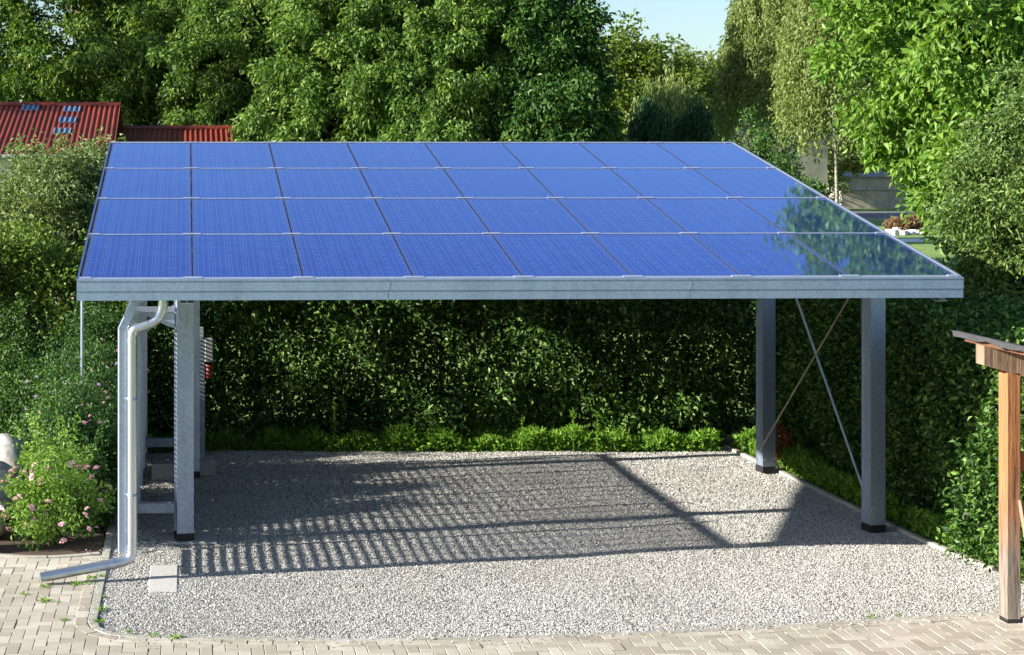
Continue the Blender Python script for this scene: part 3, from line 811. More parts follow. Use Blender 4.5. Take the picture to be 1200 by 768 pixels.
# downpipe
def bez(P, n):
    P = [np.array(p, float) for p in P]; return [(1 - t) ** 2 * P[0] + 2 * t * (1 - t) * P[1] + t * t * P[2] for t in np.linspace(0, 1, n)]
yp = 15.60; r = .045
top = bez([(-.215, yp, 2.535), (-.215, yp, 2.36), (-.33, yp, 2.31)], 9)[0:] 
lo = bez([(-.455, yp, 2.265), (-.495, yp, 2.25), (-.495, yp, 2.19)], 6)
el = bez([(-.495, yp, .25), (-.495, yp, .165), (-.62, yp - .02, .148)], 8)
pts = top + lo + [(-.495, yp, 1.3)] + el + [(-1.31, yp - .18, .062)]
dp = MB(); dp.tube(pts, r, 18)
dpo = dp.build('downpipe', M['pipe'], CP)
for pa, pb in (((-.215, yp, 2.50), (-.215, yp, 2.46)), ((-.345, yp, 2.303), (-.36, yp, 2.299)), ((-.495, yp, 2.17), (-.495, yp, 2.13)), ((-.495, yp, .30), (-.495, yp, .27)), ((-.655, yp - .028, .144), (-.68, yp - .033, .141))):
    m_ = MB(); m_.tube([pa, pb], r + .004, 18); m_.build('pipe_collar', M['pipe'], dpo)
for z in (1.62, .75):
    m_ = MB(); m_.tube([(-.495, yp, z), (-.495, yp, z + .025)], r + .006, 18); m_.beam((-.495, yp, z + .012), (XS + .02, 15.625, z + .012), .02, .012); m_.build('pipe_bracket', M['galv_dark'], dpo)

# utility post with isolator box behind the left columns
up = thing('utility_post', 'slim grey metal post with switch box and red socket by the left rear column', 'post', (.17, 20.8, 0))
m_ = MB(); m_.bbox(.12, .215, 20.76, 20.84, .15, 1.62, .004); m_.build('shaft', M['galv_dark'], up)
m_ = MB(); m_.bbox(.145, .20, 20.765, 20.835, 1.621, 1.75, .004); m_.build('cap', M['alu'], up)
m_ = MB(); m_.bbox(.2155, .315, 20.75, 20.86, 1.33, 1.62, .01); m_.build('switch_box', M['box'], up)
m_ = MB(); m_.tube([(.23, 20.80, 1.30), (.27, 20.77, 1.27), (.27, 20.75, 1.18), (.262, 20.75, 1.14)], [.03, .045, .045, .03], 10); m_.build('socket', M['red'], up)

# thin pole standing among the shrubs at the left
m_ = MB(); m_.tube([(-1.16, 19.0, -.02), (-1.155, 19.0, 2.34)], .014, 8)
tag(m_.build('garden_pole', M['galv_dark']), 'thin grey metal pole standing in the shrubs left of the carport', 'pole')

# ------------------------------------------------------------------ shed at the right
SH = thing('wood_shed', 'open timber shed with black felt roof and a rough orange post at the right edge', 'shed', (7.4, 12.6, 0))
m_ = MB(); m_.bbox(6.708, 6.826, 13.82, 13.97, .03, 2.055, .008); p1 = m_.build('post', M['wood'], SH)
b_ = MB(); b_.bbox(6.713, 6.821, 13.825, 13.965, -.01, .029, .003); b_.build('post_shoe', M['black'], p1)
m_ = MB(); m_.bbox(9.2, 9.38, 13.80, 13.98, -.05, 1.33, .008); m_.build('post', M['wood'], SH)
m_ = MB(); m_.bbox(6.71, 6.89, 10.9, 11.08, -.05, 2.055, .008); m_.build('post', M['wood'], SH)
SS = .285
def rz(x): return 2.385 - (x - 6.40) * SS
for y_ in (13.82, 12.3, 10.9):
    m_ = MB(); xa, xb = 6.52, 9.8
    m_.prism([(xa, rz(xa) - .235), (xb, rz(xb) - .235), (xb, rz(xb) - .075), (xa, rz(xa) - .075)], y_, y_ + .15, 'y'); m_.build('rafter', M['wood_beam'], SH)
m_ = MB()
rg = np.random.default_rng(8); v = []; f = []
ys = np.linspace(10.5, 14.32, 34)
for k, y in enumerate(ys):
    w = .008 * rg.normal()
    v += [(6.49 + w, y, rz(6.49) - .055 + .006 * rg.normal()), (6.48 + w, y, rz(6.48) - .012), (6.53, y, rz(6.53)), (9.95, y, rz(9.95)), (9.95, y, rz(9.95) - .035), (6.54, y, rz(6.54) - .035)]
for k in range(len(ys) - 1):
    for j in range(6):
        a = k * 6 + j; b = k * 6 + (j + 1) % 6; f.append((a, b, b + 6, a + 6))
f += [(0, 1, 2, 3, 4, 5), tuple((len(ys) - 1) * 6 + q for q in (5, 4, 3, 2, 1, 0))]
m_.add(v, f); m_.build('felt_roof', M['felt'], SH)
m_ = MB(); m_.prism([(6.55, rz(6.55) - .074), (9.9, rz(9.9) - .074), (9.9, rz(9.9) - .037), (6.55, rz(6.55) - .037)], 10.55, 14.24, 'y'); m_.build('roof_boards', M['wood_dark'], SH)
m_ = MB()
for i in range(9): m_.bbox(9.25, 9.29, 10.9 + i * .33, 11.215 + i * .33, .02, 1.33, .003)
m_.build('board_wall', M['wood_dark'], SH)
m_ = MB(); m_.bbox(6.828, 9.2, 13.86, 13.90, 1.24, 1.40, .005); m_.build('rail', M['wood'], SH)
# things leaning in the shed
m_ = MB(); m_.beam((6.80, 13.78, 1.02), (6.90, 13.60, .01), .035, .03); 
tag(m_.build('wooden_stick', M['wood_beam']), 'pale wooden stick leaning inside the shed behind its post', 'stick')
m_ = MB(); m_.beam((6.86, 13.75, 1.22), (7.0, 13.60, .01), .05, .02)
tag(m_.build('wooden_board', M['wood_dark']), 'dark narrow board leaning inside the shed next to the stick', 'board')
rg = np.random.default_rng(4)
for j in range(5):
    for i in range(6):
        x = 7.45 + i * .2 + (j % 2) * .1; z = .10 + j * .17; rr = .085 + .01 * rg.normal()
        m_ = MB(); n_ = 9
        prof = [(x + rr * cos(2 * pi * k / n_) * (1 + .1 * rg.normal()), z + rr * sin(2 * pi * k / n_) * (1 + .1 * rg.normal())) for k in range(n_)]
        m_.prism(prof, 12.6 + .04 * rg.normal(), 13.1 + .04 * rg.normal(), 'y')
        tag(m_.build('firewood_log', M['wood_dark']), 'split firewood log stacked under the shed roof', 'log', 'firewood logs stacked under the shed roof')
m_ = MB(); m_.bbox(6.83, 7.9, 13.45, 13.80, -.02, .055, .008)
tag(m_.build('stone_step', M['slab']), 'white stone slab on the paving at the foot of the shed post', 'slab')

# ------------------------------------------------------------------ left bed: boulders, roses, perennials
def boulder(x, y, z, sx, sy, sz, seed, label, mat='rock'):
    rg = np.random.default_rng(seed); m_ = MB(); nu, nv = 16, 10; v = []; ph = rg.uniform(0, 6.28, 6)
    for j in range(nv + 1):
        th = pi * j / nv
        for i in range(nu):
            a = 2 * pi * i / nu; d = np.array([sin(th) * cos(a), sin(th) * sin(a), cos(th)])
            k = 1 + .13 * sin(3 * d[0] + ph[0]) * cos(4 * d[1] + ph[1]) + .12 * sin(6 * d[2] + ph[2] + 4 * d[0]) + .05 * sin(13 * d[1] + 11 * d[0] + ph[3])
            k /= max(abs(d[0]), abs(d[1]), abs(d[2])) ** .12
            v.append((x + sx * k * d[0] * .85, y + sy * k * d[1] * .85, z + sz * k * d[2] * .85))
    f = [(j * nu + i, (j + 1) * nu + i, (j + 1) * nu + (i + 1) % nu, j * nu + (i + 1) % nu) for j in range(nv) for i in range(nu)]
    m_.add(v, f, True); tag(m_.build('boulder', M[mat]), label, 'boulder', 'boulders in the flower bed')
boulder(-2.06, 18.0, .30, .36, .35, .42, 1, 'large light grey boulder behind the pink rose bush')
boulder(-1.90, 18.95, .40, .34, .38, .46, 2, 'rearmost rounded grey boulder beside the perennials')
boulder(-2.10, 17.35, .12, .32, .3, .24, 3, 'low grey boulder nearest the rose bush')
boulder(-2.05, 16.78, .12, .18, .2, .28, 6, 'beige upright boulder at the left edge by the paving', 'concrete')

rb = make_bush('rose_bush', 'bright green rose bush with pink flowers beside the paving', -1.31, 17.05, .05, .88, (.46, .42), 'rose', .048, 95, 75, 31, 'rose bush', None, (.07, .15), .42, .1, 22)
fl = None
rg = np.random.default_rng(12)
def blossom_mesh():
    g_ = np.random.default_rng(2); V = []; F = []
    for ring, (rr, zz, n) in enumerate(((.012, .012, 4), (.022, .004, 6), (.030, -.004, 7))):
        for k in range(n):
            a = 2 * pi * k / n + ring * .5; c = np.array([cos(a), sin(a), 0]); s = np.array([-sin(a), cos(a), 0]); b = len(V)
            V += [np.zeros(3) + [0, 0, -.005], c * rr * .7 + s * rr * .5 + [0, 0, zz + .006], c * rr * 1.1 + [0, 0, zz + .002], c * rr * .7 - s * rr * .5 + [0, 0, zz + .006]]
            F.append((b, b + 1, b + 2, b + 3))
    return mesh_np('blossom', np.array(V), np.array(F))
bm_ = blossom_mesh(); bm_.materials.append(M['pink'])
for i in range(46):
    a = rg.uniform(pi * .75, pi * 2.2); q = rg.uniform(.5, 1.1); z = rg.uniform(.10, .80); k = math.sqrt(max(.12, 1 - ((z - .35) / .55) ** 2))
    o = bpy.data.objects.new('blossom', bm_); COL.objects.link(o); o.parent = rb
    o.location = (cos(a) * .56 * q * k, sin(a) * .50 * q * k, z); o.rotation_euler = (rg.uniform(.1, 1.2), rg.uniform(-.6, .3), rg.uniform(0, 6)); s = rg.uniform(.8, 1.5); o.scale = (s, s, s)

bl_ = bm_.copy(); bl_.materials.clear(); bl_.materials.append(M['lilac'])
def petals(parent, pts, mat, size, seed):
    g_ = np.random.default_rng(seed)
    for p in pts:
        o = bpy.data.objects.new('blossom', bl_ if mat == 'lilac' else bm_); COL.objects.link(o); o.parent = parent; o.location = p
        o.rotation_euler = (g_.uniform(.1, 1.2), g_.uniform(-.6, .3), g_.uniform(0, 6)); q = g_.uniform(.5, 1.0); o.scale = (q, q, q)
for i, (x, y, h, rr, sd, lab) in enumerate(((-1.20, 18.25, 1.30, (.44, .55), 41, 'tall dark green perennial with pink and lilac flowers right behind the rose bush'),
                                       (-1.25, 19.2, 1.45, (.52, .62), 42, 'middle clump of dark perennials with small lilac flowers beside the side screen'),
                                       (-1.22, 20.4, 1.42, (.52, .75), 43, 'rear clump of dark perennials near the hedge and the side screen'),
                                       (-1.2, 21.75, 1.90, (.55, .75), 47, 'hindmost dark leafy clump by the side screen, added to shade the rear gravel'),  # extra clump, its height set to cast shade on the rear gravel
                                       (-2.3, 21.8, 1.75, (.60, .50), 48, 'tallest leafy clump before the left hedge, added to shade the rear gravel'),  # second added shade caster for the gravel strip at the back
                                       (-1.95, 20.5, 1.15, (.5, .6), 44, 'leafy perennial with thin upright shoots behind the grey boulders'),
                                       (-1.15, 17.75, .70, (.32, .25), 45, 'low purple flowering plant between rose bush and screen post'))):
    p_ = make_bush('flowering_perennial', lab, x, y, .03, h, rr, 'cherry2' if i not in (4, 5) else 'hedge', .055, 170, 150, sd, 'flowering plant', 'perennials in the flower bed', (.10, .2), .35, .1, 26)
    g_ = np.random.default_rng(sd + 5); n_ = 26 if i not in (3, 4) else 6; pts = []
    for _ in range(n_):
        a = g_.uniform(pi, 2 * pi); q = g_.uniform(.4, 1.05); pts.append((cos(a) * rr[0] * q, sin(a) * rr[1] * q, h * g_.uniform(.55, 1.08)))
    if i not in (4, 5): petals(p_, pts, 'lilac' if i in (1, 6) else 'pink', .026, sd)

# herb strip under the back hedge, grass strip under the right hedge (uncountable)
def herb(name, label, poly, n, hmax, leaf, size, seed, hf=None, tall=0):
    rg = np.random.default_rng(seed); poly = np.array(poly); x = rg.uniform(poly[:, 0].min(), poly[:, 0].max(), n * 3); y = rg.uniform(poly[:, 1].min(), poly[:, 1].max(), n * 3)
    ok = inside(x, y, poly); x = x[ok][:n]; y = y[ok][:n]; m = len(x)
    lump = .55 + .45 * np.sin(x * 3.3 + 1) * np.cos(y * 3.1 + x * .7) * .8 + .25 * np.sin(x * 11 + 2) ; lump = np.clip(lump * .7 + .3, .3, 1.2)
    z = rg.uniform(0, 1, m) ** .8 * hmax * lump
    P = np.stack([x, y, z - .05], 1)
    me = leaf_mesh(name, P, unit(rg.normal(size=P.shape) * .6 + [0, -.2, .7]), size, .4, -.1, .7, .5, seed)
    return tag(link(name, me, L[leaf]), label, 'ground cover', kind='stuff')
herb('ground_cover', 'bright green herbs growing between the gravel and the back hedge', [(-.6, 22.2), (1.0, 22.35), (2.2, 22.15), (4.5, 22.1), (6.9, 22.0), (7.0, 23.0), (-.6, 23.2)], 46000, .29, 'herb', .075, 51)
herb('grass_strip', 'bright green grass and weeds along the gravel under the right hedge',
     [(7.62, 14.5), (7.55, 15.6), (7.40, 16.9), (7.28, 20.2), (7.15, 22.3), (7.9, 22.3), (7.9, 14.5)], 30000, .32, 'herb', .07, 52)
# tall stalks rising from the herbs
for i, (px, t, h) in enumerate(((392, 22.3, .62), (700, 22.2, .50), (672, 22.25, .55), (612, 22.2, .45))):
    x, y = at(px, t); g_ = np.random.default_rng(60 + i)
    th_ = thing('wild_stalk', ['tall thin wild stalk in the herbs left of the strip middle', 'short wild stalk in the herbs right of two others', 'medium wild stalk in the herbs before the right rear column', 'small wild stalk in the middle of the herb strip'][i], 'weed', (x, y, 0), 'wild stalks in the herb strip')
    P = np.stack([g_.normal(size=60) * .012, g_.normal(size=60) * .012, g_.uniform(.1, h, 60)], 1)
    link('leaves', leaf_mesh('leaves', P, unit(g_.normal(size=P.shape) + [0, 0, .6]), .045, .4, -.1, .6, .5, i), L['herb'], th_)
    m_ = MB(); m_.tube([(x, y, -.05), (x, y, h)], [.006, .003], 5); m_.build('stem', L['herb'], th_)
x, y = at(918, 20.9)
make_bush('red_leaved_plant', 'small plant with orange red leaves behind the right rear column', x, y + .3, .1, .55, .2, 'russet', .06, 20, 26, 66, 'plant', None, (.05, .1), .45, .2, 0)

# weeds in the paving joints
wd = [(272, 640), (50, 681)]
def ground_at(px, py): 
    t = 2015 * H_CAM / (py - 180); return at(px, t)
def tuft_mesh(seed):
    g_ = np.random.default_rng(seed); n = 26; P = g_.normal(size=(n, 3)) * [.018, .03, .004]; P[:, 2] = .0
    return leaf_mesh('weed_tuft', P, unit(g_.normal(size=(n, 3)) * [1, 1, .2] + [0, 0, .5]), .045, .3, .0, .5, .5, seed)
tm = [tuft_mesh(i) for i in range(3)]
for i, (px, py) in enumerate(((49, 681), (28, 697), (52, 688), (50, 705), (68, 706), (76, 727), (117, 729), (119, 715), (120, 700), (120, 676), (104, 684), (90, 685), (88, 674), (150, 741), (181, 746), (208, 748), (1052, 722), (1020, 724), (106, 678))):
    x, y = ground_at(px, py)
    o = link('weed_tuft', tm[i % 3], L['herb']); o.location = (x, y, .002); o.rotation_euler = (0, 0, i * 1.3); s = .45 + .18 * (i % 4); o.scale = (s, s, s)
    tag(o, 'tiny green weed tuft growing in a joint of the beige paving', 'weed', 'weeds in the paving joints')

# ------------------------------------------------------------------ hedges
make_hedge('back_hedge', 'long dark green hedge behind the carport', -.6, 7.6, 22.75, 24.3, 2.95, 108000, 71, facing=(2.6, .2, .4, .3, .5), size=.078, wob=.22)
make_hedge('left_hedge', 'tall sunlit yellowish green hedge left of the carport', -6.0, -.65, 22.6, 24.2, 2.62, 95000, 72, 'hedge_light', .07, facing=(2, .3, .8, .4, 1), wob=.2,
           hfun=lambda x, y: 1 + .05 * np.sin(x * 1.7) + .03 * np.sin(x * 5))
make_hedge('side_hedge', 'hedge along the right edge of the gravel, dark at the back and sunlit in front', 7.66, 9.2, 14.7, 23.6, 2.12, 130000, 73, facing=(1, .2, 2.2, .2, 1), wob=.2, size=.065,
           xshift=lambda x, y, z: np.where(x < 8.4, -.16 * np.clip((17.4 - y) / 1.5, 0, 1) + .16 * np.clip((y - 17.4) / 2, 0, 1), 0))

# ------------------------------------------------------------------ shrubs and trees
x, y = at(78, 25.6); make_bush('light_shrub', 'loose grey green shrub with long shoots rising above the left hedge', x, y, 1.7, 4.0, (1.35, 1.0), 'grey', .075, 300, 150, 81, 'shrub', None, (.18, .34), .42, .1, 46)
G = 'tall broad-leaved trees behind the carport'
tA = make_tree('broadleaf_tree', 'tree with drooping leaves behind the large red roof', 'tree', *at(100, 50), 11, 3.4, 'cherry', .175, 560, 150, 91, G, .8, .42, .45, (.28, .52))
tB = make_tree('broadleaf_tree', 'tree with dense drooping leaves third from the left behind the solar roof', 'tree', *at(425, 41), 9.4, 2.7, 'cherry', .155, 520, 170, 92, G, .6, .42, .45, (.24, .46))
tC = make_tree('broadleaf_tree', 'darker tree at the right end of the tree row beside the sky gap', 'tree', *at(648, 38), 8.3, 1.75, 'cherry2', .14, 330, 150, 93, G, .4, .42, .45, (.25, .48), taper=.35)
copy_tree(tB, *at(215, 49), 2.1, (1.15, 1.15, 1.12), 'tree rising behind the gap between the two red roofs', G)
copy_tree(tA, *at(292, 46), 4.0, (.80, .80, .88), 'tree behind the right end of the low red roof', G)
copy_tree(tB, *at(545, 39), 1.1, (.85, .85, .93), 'tree with light leaf clusters behind the middle of the solar roof', G)
copy_tree(tC, *at(485, 46), 3.3, (1.5, 1.5, 1.2), 'dark tree filling the gap between two lighter trees behind the solar roof', G)
copy_tree(tA, *at(370, 52), 1.7, (.8, .8, .98), 'hindmost broad-leaved tree behind the dark conifer', G)
copy_tree(tC, *at(595, 45), 5.0, (1.4, 1.4, 1.2), 'dark tree behind the two right-hand trees of the row', G)
GC = 'dark conifers'
cA = make_tree('conifer_tree', 'dark conifer at the top left corner beside the red roof', 'tree', *at(-48, 45), 11.5, 2.3, 'conifer', .16, 420, 70, 94, GC, .5, .16, .3, (.25, .5), style='conifer')
copy_tree(cA, *at(348, 44.5), 2.0, (.7, .7, .95), 'dark conifer showing between two broad-leaved trees', GC)
cC = copy_tree(cA, *at(-140, 41.5), 1.0, (1.2, 1.2, .85), 'dark conifer outside the left edge shading the red roof', GC)
GF = 'far pale trees under the open sky'
f1 = make_tree('distant_tree', 'yellow green distant tree next to the dark tree at the sky gap', 'tree', *at(738, 60), 8.5, 1.7, 'yellow', .20, 150, 120, 95, GF, .5, .5, .3, (.4, .75))
copy_tree(f1, *at(775, 74), 2.0, (1.25, 1.25, 1.02), 'middle distant tree with a dark right side below the open sky', GF)
f2 = make_tree('distant_tree', 'rounded green distant tree below the middle of the open sky', 'tree', *at(815, 76), 8.6, 1.9, 'birch', .20, 150, 110, 96, GF, .5, .5, .3, (.4, .75))
copy_tree(f2, *at(850, 104), 1.0, (1.35, 1.35, 1.16), 'distant tree touching the birch on its left', GF)
copy_tree(f1, *at(880, 108), 3.0, (1.5, 1.5, 1.25), 'yellowish distant tree seen between sky gap and birch', GF)
make_tree('weeping_tree', 'pale green willow above the two dark weeping shrubs', 'tree', *at(785, 57), 6.9, 2.0, 'birch', .16, 400, 90, 97, None, .3, .3, 1.6, style='weep')
make_tree('weeping_tree', 'dark teal weeping shrub on the left of a pair behind the roof', 'tree', *at(764, 50), 5.75, 1.15, 'willow', .14, 420, 100, 98, 'dark weeping shrubs', .2, .25, 1.6, style='weep')
make_tree('weeping_tree', 'dome-shaped dark weeping shrub beside the beige wall', 'tree', *at(815, 46), 5.45, .98, 'willow', .13, 480, 110, 99, 'dark weeping shrubs', .2, .25, 1.6, style='weep')
make_tree('birch_tree', 'light green birch with hanging twigs right of the open sky', 'tree', *at(920, 41), 9.8, 1.5, 'birch', .10, 1150, 50, 101, 'birches', 3.0, .42, .8, bark='white_bark', trunk_r=.09, style='weep', wl=.3)
make_tree('birch_tree', 'birch with a white trunk behind the broad-leaved tree', 'tree', *at(976, 36), 9.0, 1.15, 'birch', .09, 620, 60, 102, 'birches', 3.6, .42, .8, bark='white_bark', trunk_r=.05, style='weep', wl=.42)
make_tree('walnut_tree', 'large tree with big bright green leaves at the top right', 'tree', *at(1172, 25), 10.2, 2.3, 'bigleaf', .125, 500, 150, 103, None, 3.0, .55, .35, (.26, .52), trunk_r=.2)
make_tree('fruit_tree', 'bushy fine-leaved tree at the right edge above the side hedge', 'tree', *at(1228, 20.2), 4.85, 1.12, 'fine', .07, 240, 330, 104, None, .9, .45, .4, (.2, .4), trunk_r=.1)
for px, t, h, rr, sd, lab in ((893, 34, 4.45, .85, 111, 'dark green shrub before the beige building'), (944, 31, 3.5, .55, 112, 'rounded dark shrub left of the birch trunk')):
    x, y = at(px, t); make_bush('dark_shrub', lab, x, y, .8, h, rr, 'cherry2', .09, 170, 120, sd, 'shrub', 'dark shrubs behind the solar roof', (.16, .32))

# ------------------------------------------------------------------ buildings
def corrugated(x0, x1, y0, z0, y1, z1, pitch=.125, amp=.02):
    n = int((x1 - x0) / pitch * 6); X = np.linspace(x0, x1, n + 1); dz = amp * np.sin((X - x0) / pitch * 2 * pi)
    rows = 4; V = []; F = []
    for lay in (0, -.02):
        for j in range(rows):
            t = j / (rows - 1)
            for i in range(n + 1): V.append((X[i], y0 + (y1 - y0) * t, z0 + (z1 - z0) * t + dz[i] + lay))
    W = n + 1
    for j in range(rows - 1):
        for i in range(n): F.append((j * W + i, j * W + i + 1, (j + 1) * W + i + 1, (j + 1) * W + i))
    o = rows * W
    for j in range(rows - 1):
        for i in range(n): F.append((o + j * W + i, o + (j + 1) * W + i, o + (j + 1) * W + i + 1, o + j * W + i + 1))
    for i in range(n): F.append((i, o + i, o + i + 1, i + 1))
    return V, F
def gable_house(name, label, x0, x1, ye, ze, yr, zr, yb, lights, win):
    h = thing(name, label, 'building', ((x0 + x1) / 2, (ye + yb) / 2, 0))
    m_ = MB(); yy0, yy1 = ye + .35, yb - .35; d = (zr - ze) / (yr - ye); db = (zr - ze) / (yb - yr)
    prof = [(yy0, -.07), (yy1, -.07), (yy1, ze + .35 * db - .05), (yr, zr - .06), (yy0, ze + .35 * d - .05)]
    m_.prism(prof, x0 + .25, x1 - .2, 'x'); m_.build('wall', M['white_wall'], h)
    r_ = MB(); V, F = corrugated(x0, x1, ye, ze, yr, zr); r_.add(V, F); V, F = corrugated(x0, x1, yr, zr, yb, ze); r_.add(V, F)
    r_.tube([(x0, yr, zr + .01), (x1, yr, zr + .01)], .07, 8)
    rf = r_.build('roof', M['red_roof'], h)
    g_ = MB(); g_.tube([(x0, ye - .05, ze - .05), (x1, ye - .05, ze - .05)], .06, 8); g_.build('gutter', M['grey_metal'], h)
    for (lx, k) in lights:
        for dx in range(4):
            yk = ye + (yr - ye) * k; zk = ze + (zr - ze) * k
            pass
        q = MB(); w = .2
        V, F = corrugated(lx - w, lx + w, ye + (yr - ye) * (k - .05), ze + (zr - ze) * (k - .05) + .03, ye + (yr - ye) * (k + .05), ze + (zr - ze) * (k + .05) + .03, .125)
        q.add(V, F); q.build('rooflight', M['rooflight'], rf)
    for wx in win:
        q = MB(); q.box(wx - .4, wx + .4, yy0 - .03, yy0 + .02, 1.2, 2.4); wn = q.build('window', M['white_wall'], h)
        q = MB(); q.box(wx - .34, wx + .34, yy0 - .034, yy0 - .031, 1.26, 2.34); q.build('pane', M['glass_dark'], wn)
    return h
def Xof(px, t): return at(px, t)[0]
gable_house('red_roofed_house', 'white house with a large dark red corrugated roof and rooflights at the left', -10, -1.62, 38, 3.82, 42, 5.02, 46,
            [(Xof(36, 41.6), .93), (Xof(84, 41.4), .90), (Xof(79, 40.5), .67), (Xof(73, 39.7), .44)], (-8, -4.2))
gable_house('red_roofed_annex', 'low annex with a lighter orange red corrugated roof behind the shrub', -1.55, 1.15, 40, 3.75, 42.4, 4.46, 44.8, [], (-.2,))
# beige building seen between the weeping shrub and the birch
bb = thing('beige_building', 'low beige rendered building with a grey sloping roof edge behind the birch', 'building', (*at(913, 93), 0))
xa, ya = at(846, 91); xb, yb = at(970, 92); za, zb = zat(141, 91), zat(163, 92)
dx, dy = xb - xa, yb - ya; ln = math.hypot(dx, dy); nx_, ny_ = -dy / ln * 7, dx / ln * 7
m_ = MB(); m_.add([(xa, ya, -.07), (xb, yb, -.07), (xb + nx_, yb + ny_, -.07), (xa + nx_, ya + ny_, -.07), (xa, ya, za), (xb, yb, zb), (xb + nx_, yb + ny_, zb), (xa + nx_, ya + ny_, za)],
             [(0, 3, 2, 1), (0, 1, 5, 4), (1, 2, 6, 5), (2, 3, 7, 6), (3, 0, 4, 7), (4, 5, 6, 7)]); m_.build('wall', M['beige_wall'], bb)
e = .25; ux, uy = dx / ln * e, dy / ln * e; vx, vy = nx_ / 7 * e, ny_ / 7 * e
m_ = MB(); c4 = [(xa - ux - vx, ya - uy - vy, za), (xb + ux - vx, yb + uy - vy, zb), (xb + nx_ + ux + vx, yb + ny_ + uy + vy, zb), (xa + nx_ - ux + vx, ya + ny_ - uy + vy, za)]
m_.add([(a, b, c + .003) for a, b, c in c4] + [(a, b, c + .22) for a, b, c in c4], [(0, 3, 2, 1), (4, 5, 6, 7), (0, 1, 5, 4), (1, 2, 6, 5), (2, 3, 7, 6), (3, 0, 4, 7)])
m_.build('roof', M['grey_metal'], bb)
for k in ():
    cx_, cy_ = xa + dx * k, ya + dy * k; zt = 2.6; h_ = .45; o_ = -.02
    q = [(cx_ - dx / ln * h_ - nx_ / 7 * .02, cy_ - dy / ln * h_ - ny_ / 7 * .02), (cx_ + dx / ln * h_ - nx_ / 7 * .02, cy_ + dy / ln * h_ - ny_ / 7 * .02)]
    q2 = [(a + nx_ / 7 * .04, b + ny_ / 7 * .04) for a, b in q]
    m_ = MB(); P4 = [q[0], q[1], q2[1], q2[0]]; m_.add([(a, b, 1.3) for a, b in P4] + [(a, b, zt) for a, b in P4], [(0, 3, 2, 1), (4, 5, 6, 7), (0, 1, 5, 4), (1, 2, 6, 5), (2, 3, 7, 6), (3, 0, 4, 7)])
    m_.build('window', M['glass_dark'], bb)

# far lawn at the right: road, low wall, white edging stones, russet bushes, pale post
def quad_strip(t0, t1, p0, p1, z):
    return [(*at(p0, t0), z), (*at(p1, t0), z), (*at(p1, t1), z), (*at(p0, t1), z)]
g = MB(); g.add(quad_strip(102, 116, 800, 1500, -.064), [(0, 1, 2, 3)]); structure('far_road', g, simple('far_asphalt', (.13, .13, .14), .9))
g = MB(); g.add(quad_strip(76, 79, 1040, 1500, -.064), [(0, 1, 2, 3)]); structure('gravel_path', g, M['stone_white'])
w_ = MB(); (ax_, ay_), (bx_, by_) = at(985, 122), at(1260, 124); w_.beam((ax_, ay_, .55), (bx_, by_, .55), .4, 1.25)
ww = thing('garden_wall', 'long low beige wall across the far road', 'wall', (ax_, ay_, 0)); w_.build('masonry', M['beige_wall'], ww)
w_ = MB(); w_.beam((ax_, ay_, 1.22), (bx_, by_, 1.22), .5, .085); w_.build('coping', M['grey_metal'], ww)
bh = thing('far_bungalow', 'distant low house with a grey roof seen under the broad-leaved branches', 'building', (*at(1060, 136), 0))
(hx, hy) = at(1060, 136); w_ = MB(); w_.box(hx - 5, hx + 4, hy, hy + 6, -.07, 2.0); w_.build('wall', M['beige_wall'], bh)
w_ = MB(); w_.prism([(hy - .4, 2.003), (hy + 6.4, 2.003), (hy + 3, 3.2)], hx - 5.4, hx + 4.4, 'x'); w_.build('roof', M['grey_metal'], bh)
g_ = np.random.default_rng(77)
for i in range(16):
    x, y = at(1042 + i * 2.9, 83 + g_.normal() * .4); s = .16 + .05 * abs(g_.normal()); m_ = MB()
    pr = [(x + s * cos(k * pi / 3.5) * (1 + .15 * g_.normal()), y + s * sin(k * pi / 3.5)) for k in range(7)]; m_.prism(pr, -.07, .10 + .08 * abs(g_.normal()), 'z')
    tag(m_.build('edging_stone', M['stone_white']), 'white edging stone along the far lawn', 'stone', 'white stones along the far lawn')
for i, (px, t, rr, lab) in enumerate(((1050, 87, .45, 'brown low bush on the far lawn left of the other'), (1068, 88, .5, 'orange brown low bush on the far lawn right of the other'))):
    x, y = at(px, t); make_bush('low_bush', lab, x, y, 0, (.5 + .1 * i), rr, 'dryleaf', .13, 50, 50, 120 + i, 'bush', 'low bushes on the far lawn', (.15, .3))
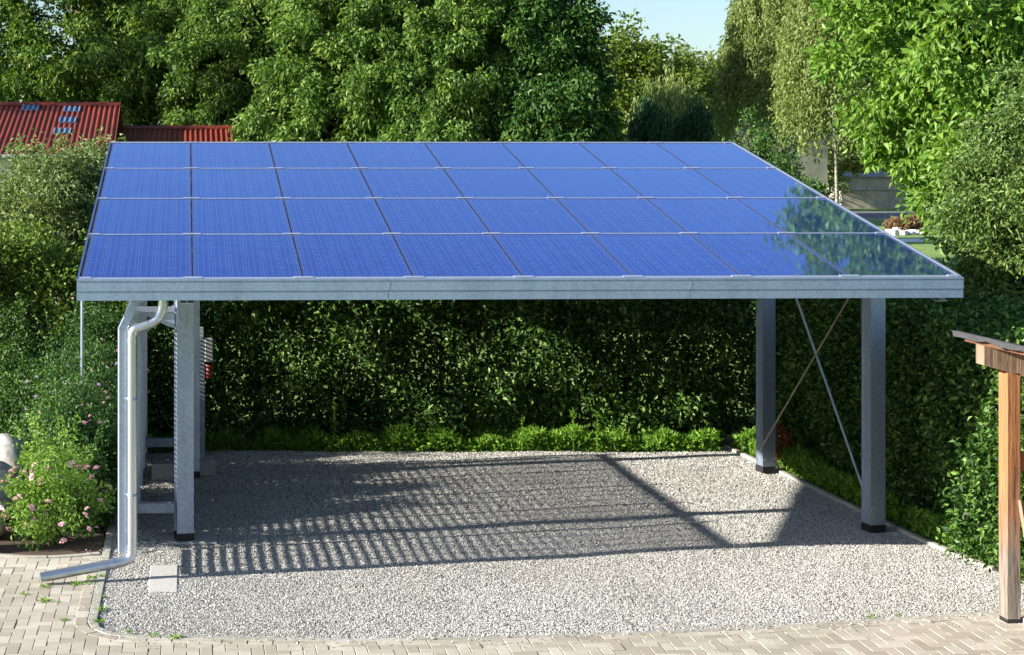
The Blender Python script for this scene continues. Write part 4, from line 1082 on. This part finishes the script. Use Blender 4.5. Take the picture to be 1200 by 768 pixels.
for i, (px, t, r_) in enumerate(((1300, 60, 3.5), (1010, 150, 5), (1120, 160, 6), (900, 150, 6), (1230, 140, 5), (660, 95, 4), (120, 80, 5), (-120, 60, 4), (820, 130, 5), (955, 118, 3.2))):
    x, y = at(px, t)
    copy_tree(f2 if i % 2 else f1, x, y, i * 1.1, (r_ / 1.8, r_ / 1.8, 1.0 + .08 * (i % 3)),
              ['distant tree beyond the right edge of the lawn', 'far tree behind the distant low house, left one', 'far tree behind the distant low house, right one', 'far tree hidden behind the beige building',
               'far tree across the road at the right edge', 'far tree behind the dark tree of the row', 'far tree behind the large red roof', 'far tree beyond the left edge', 'far tree low under the open sky', 'far tree across the road behind the white trunk'][i], 'far trees across the road')

# ------------------------------------------------------------------ light, sky, camera
EL = R(21.0); AZ = R(10.45)
d = np.array([cos(AZ) * cos(EL), sin(AZ) * cos(EL), -sin(EL)])
sun = bpy.data.lights.new('sun', 'SUN'); sun.energy = 5.0; sun.angle = R(.53); sun.color = (1.0, .945, .85)
so = bpy.data.objects.new('sun', sun); COL.objects.link(so)
from mathutils import Vector
so.rotation_euler = Vector(d).to_track_quat('-Z', 'Y').to_euler(); so.location = (-20, 0, 20)
w = bpy.data.worlds.new('World'); S.world = w; w.use_nodes = True
nt = w.node_tree; bg = nt.nodes['Background']
sky = nt.nodes.new('ShaderNodeTexSky'); sky.sky_type = 'NISHITA'; sky.sun_disc = False
sky.sun_elevation = EL; sky.sun_rotation = math.atan2(-d[0], -d[1])      # to-sun vector is (-dx,-dy)
sky.altitude = 200; sky.air_density = 1.0; sky.dust_density = 1.0; sky.ozone_density = 3.0
nt.links.new(sky.outputs[0], bg.inputs[0]); bg.inputs[1].default_value = .082
cam = bpy.data.cameras.new('camera'); co = bpy.data.objects.new('camera', cam); COL.objects.link(co)
co.location = (0, 0, H_CAM); co.rotation_euler = (R(90), 0, -PHI)
cam.sensor_width = 36; cam.lens = 2015 / 1200 * 36
cam.shift_x = .25; cam.shift_y = -(384 - 180) / 1200
cam.clip_end = 4000; cam.clip_start = .1
S.camera = co
S.view_settings.view_transform = 'Standard'; S.view_settings.look = 'None'; S.view_settings.gamma = 1
S.view_settings.exposure = 1.36
S.cycles.max_bounces = 6; S.cycles.diffuse_bounces = 3; S.cycles.glossy_bounces = 3; S.cycles.transmission_bounces = 3
S.cycles.use_adaptive_sampling = True; S.cycles.use_denoising = True
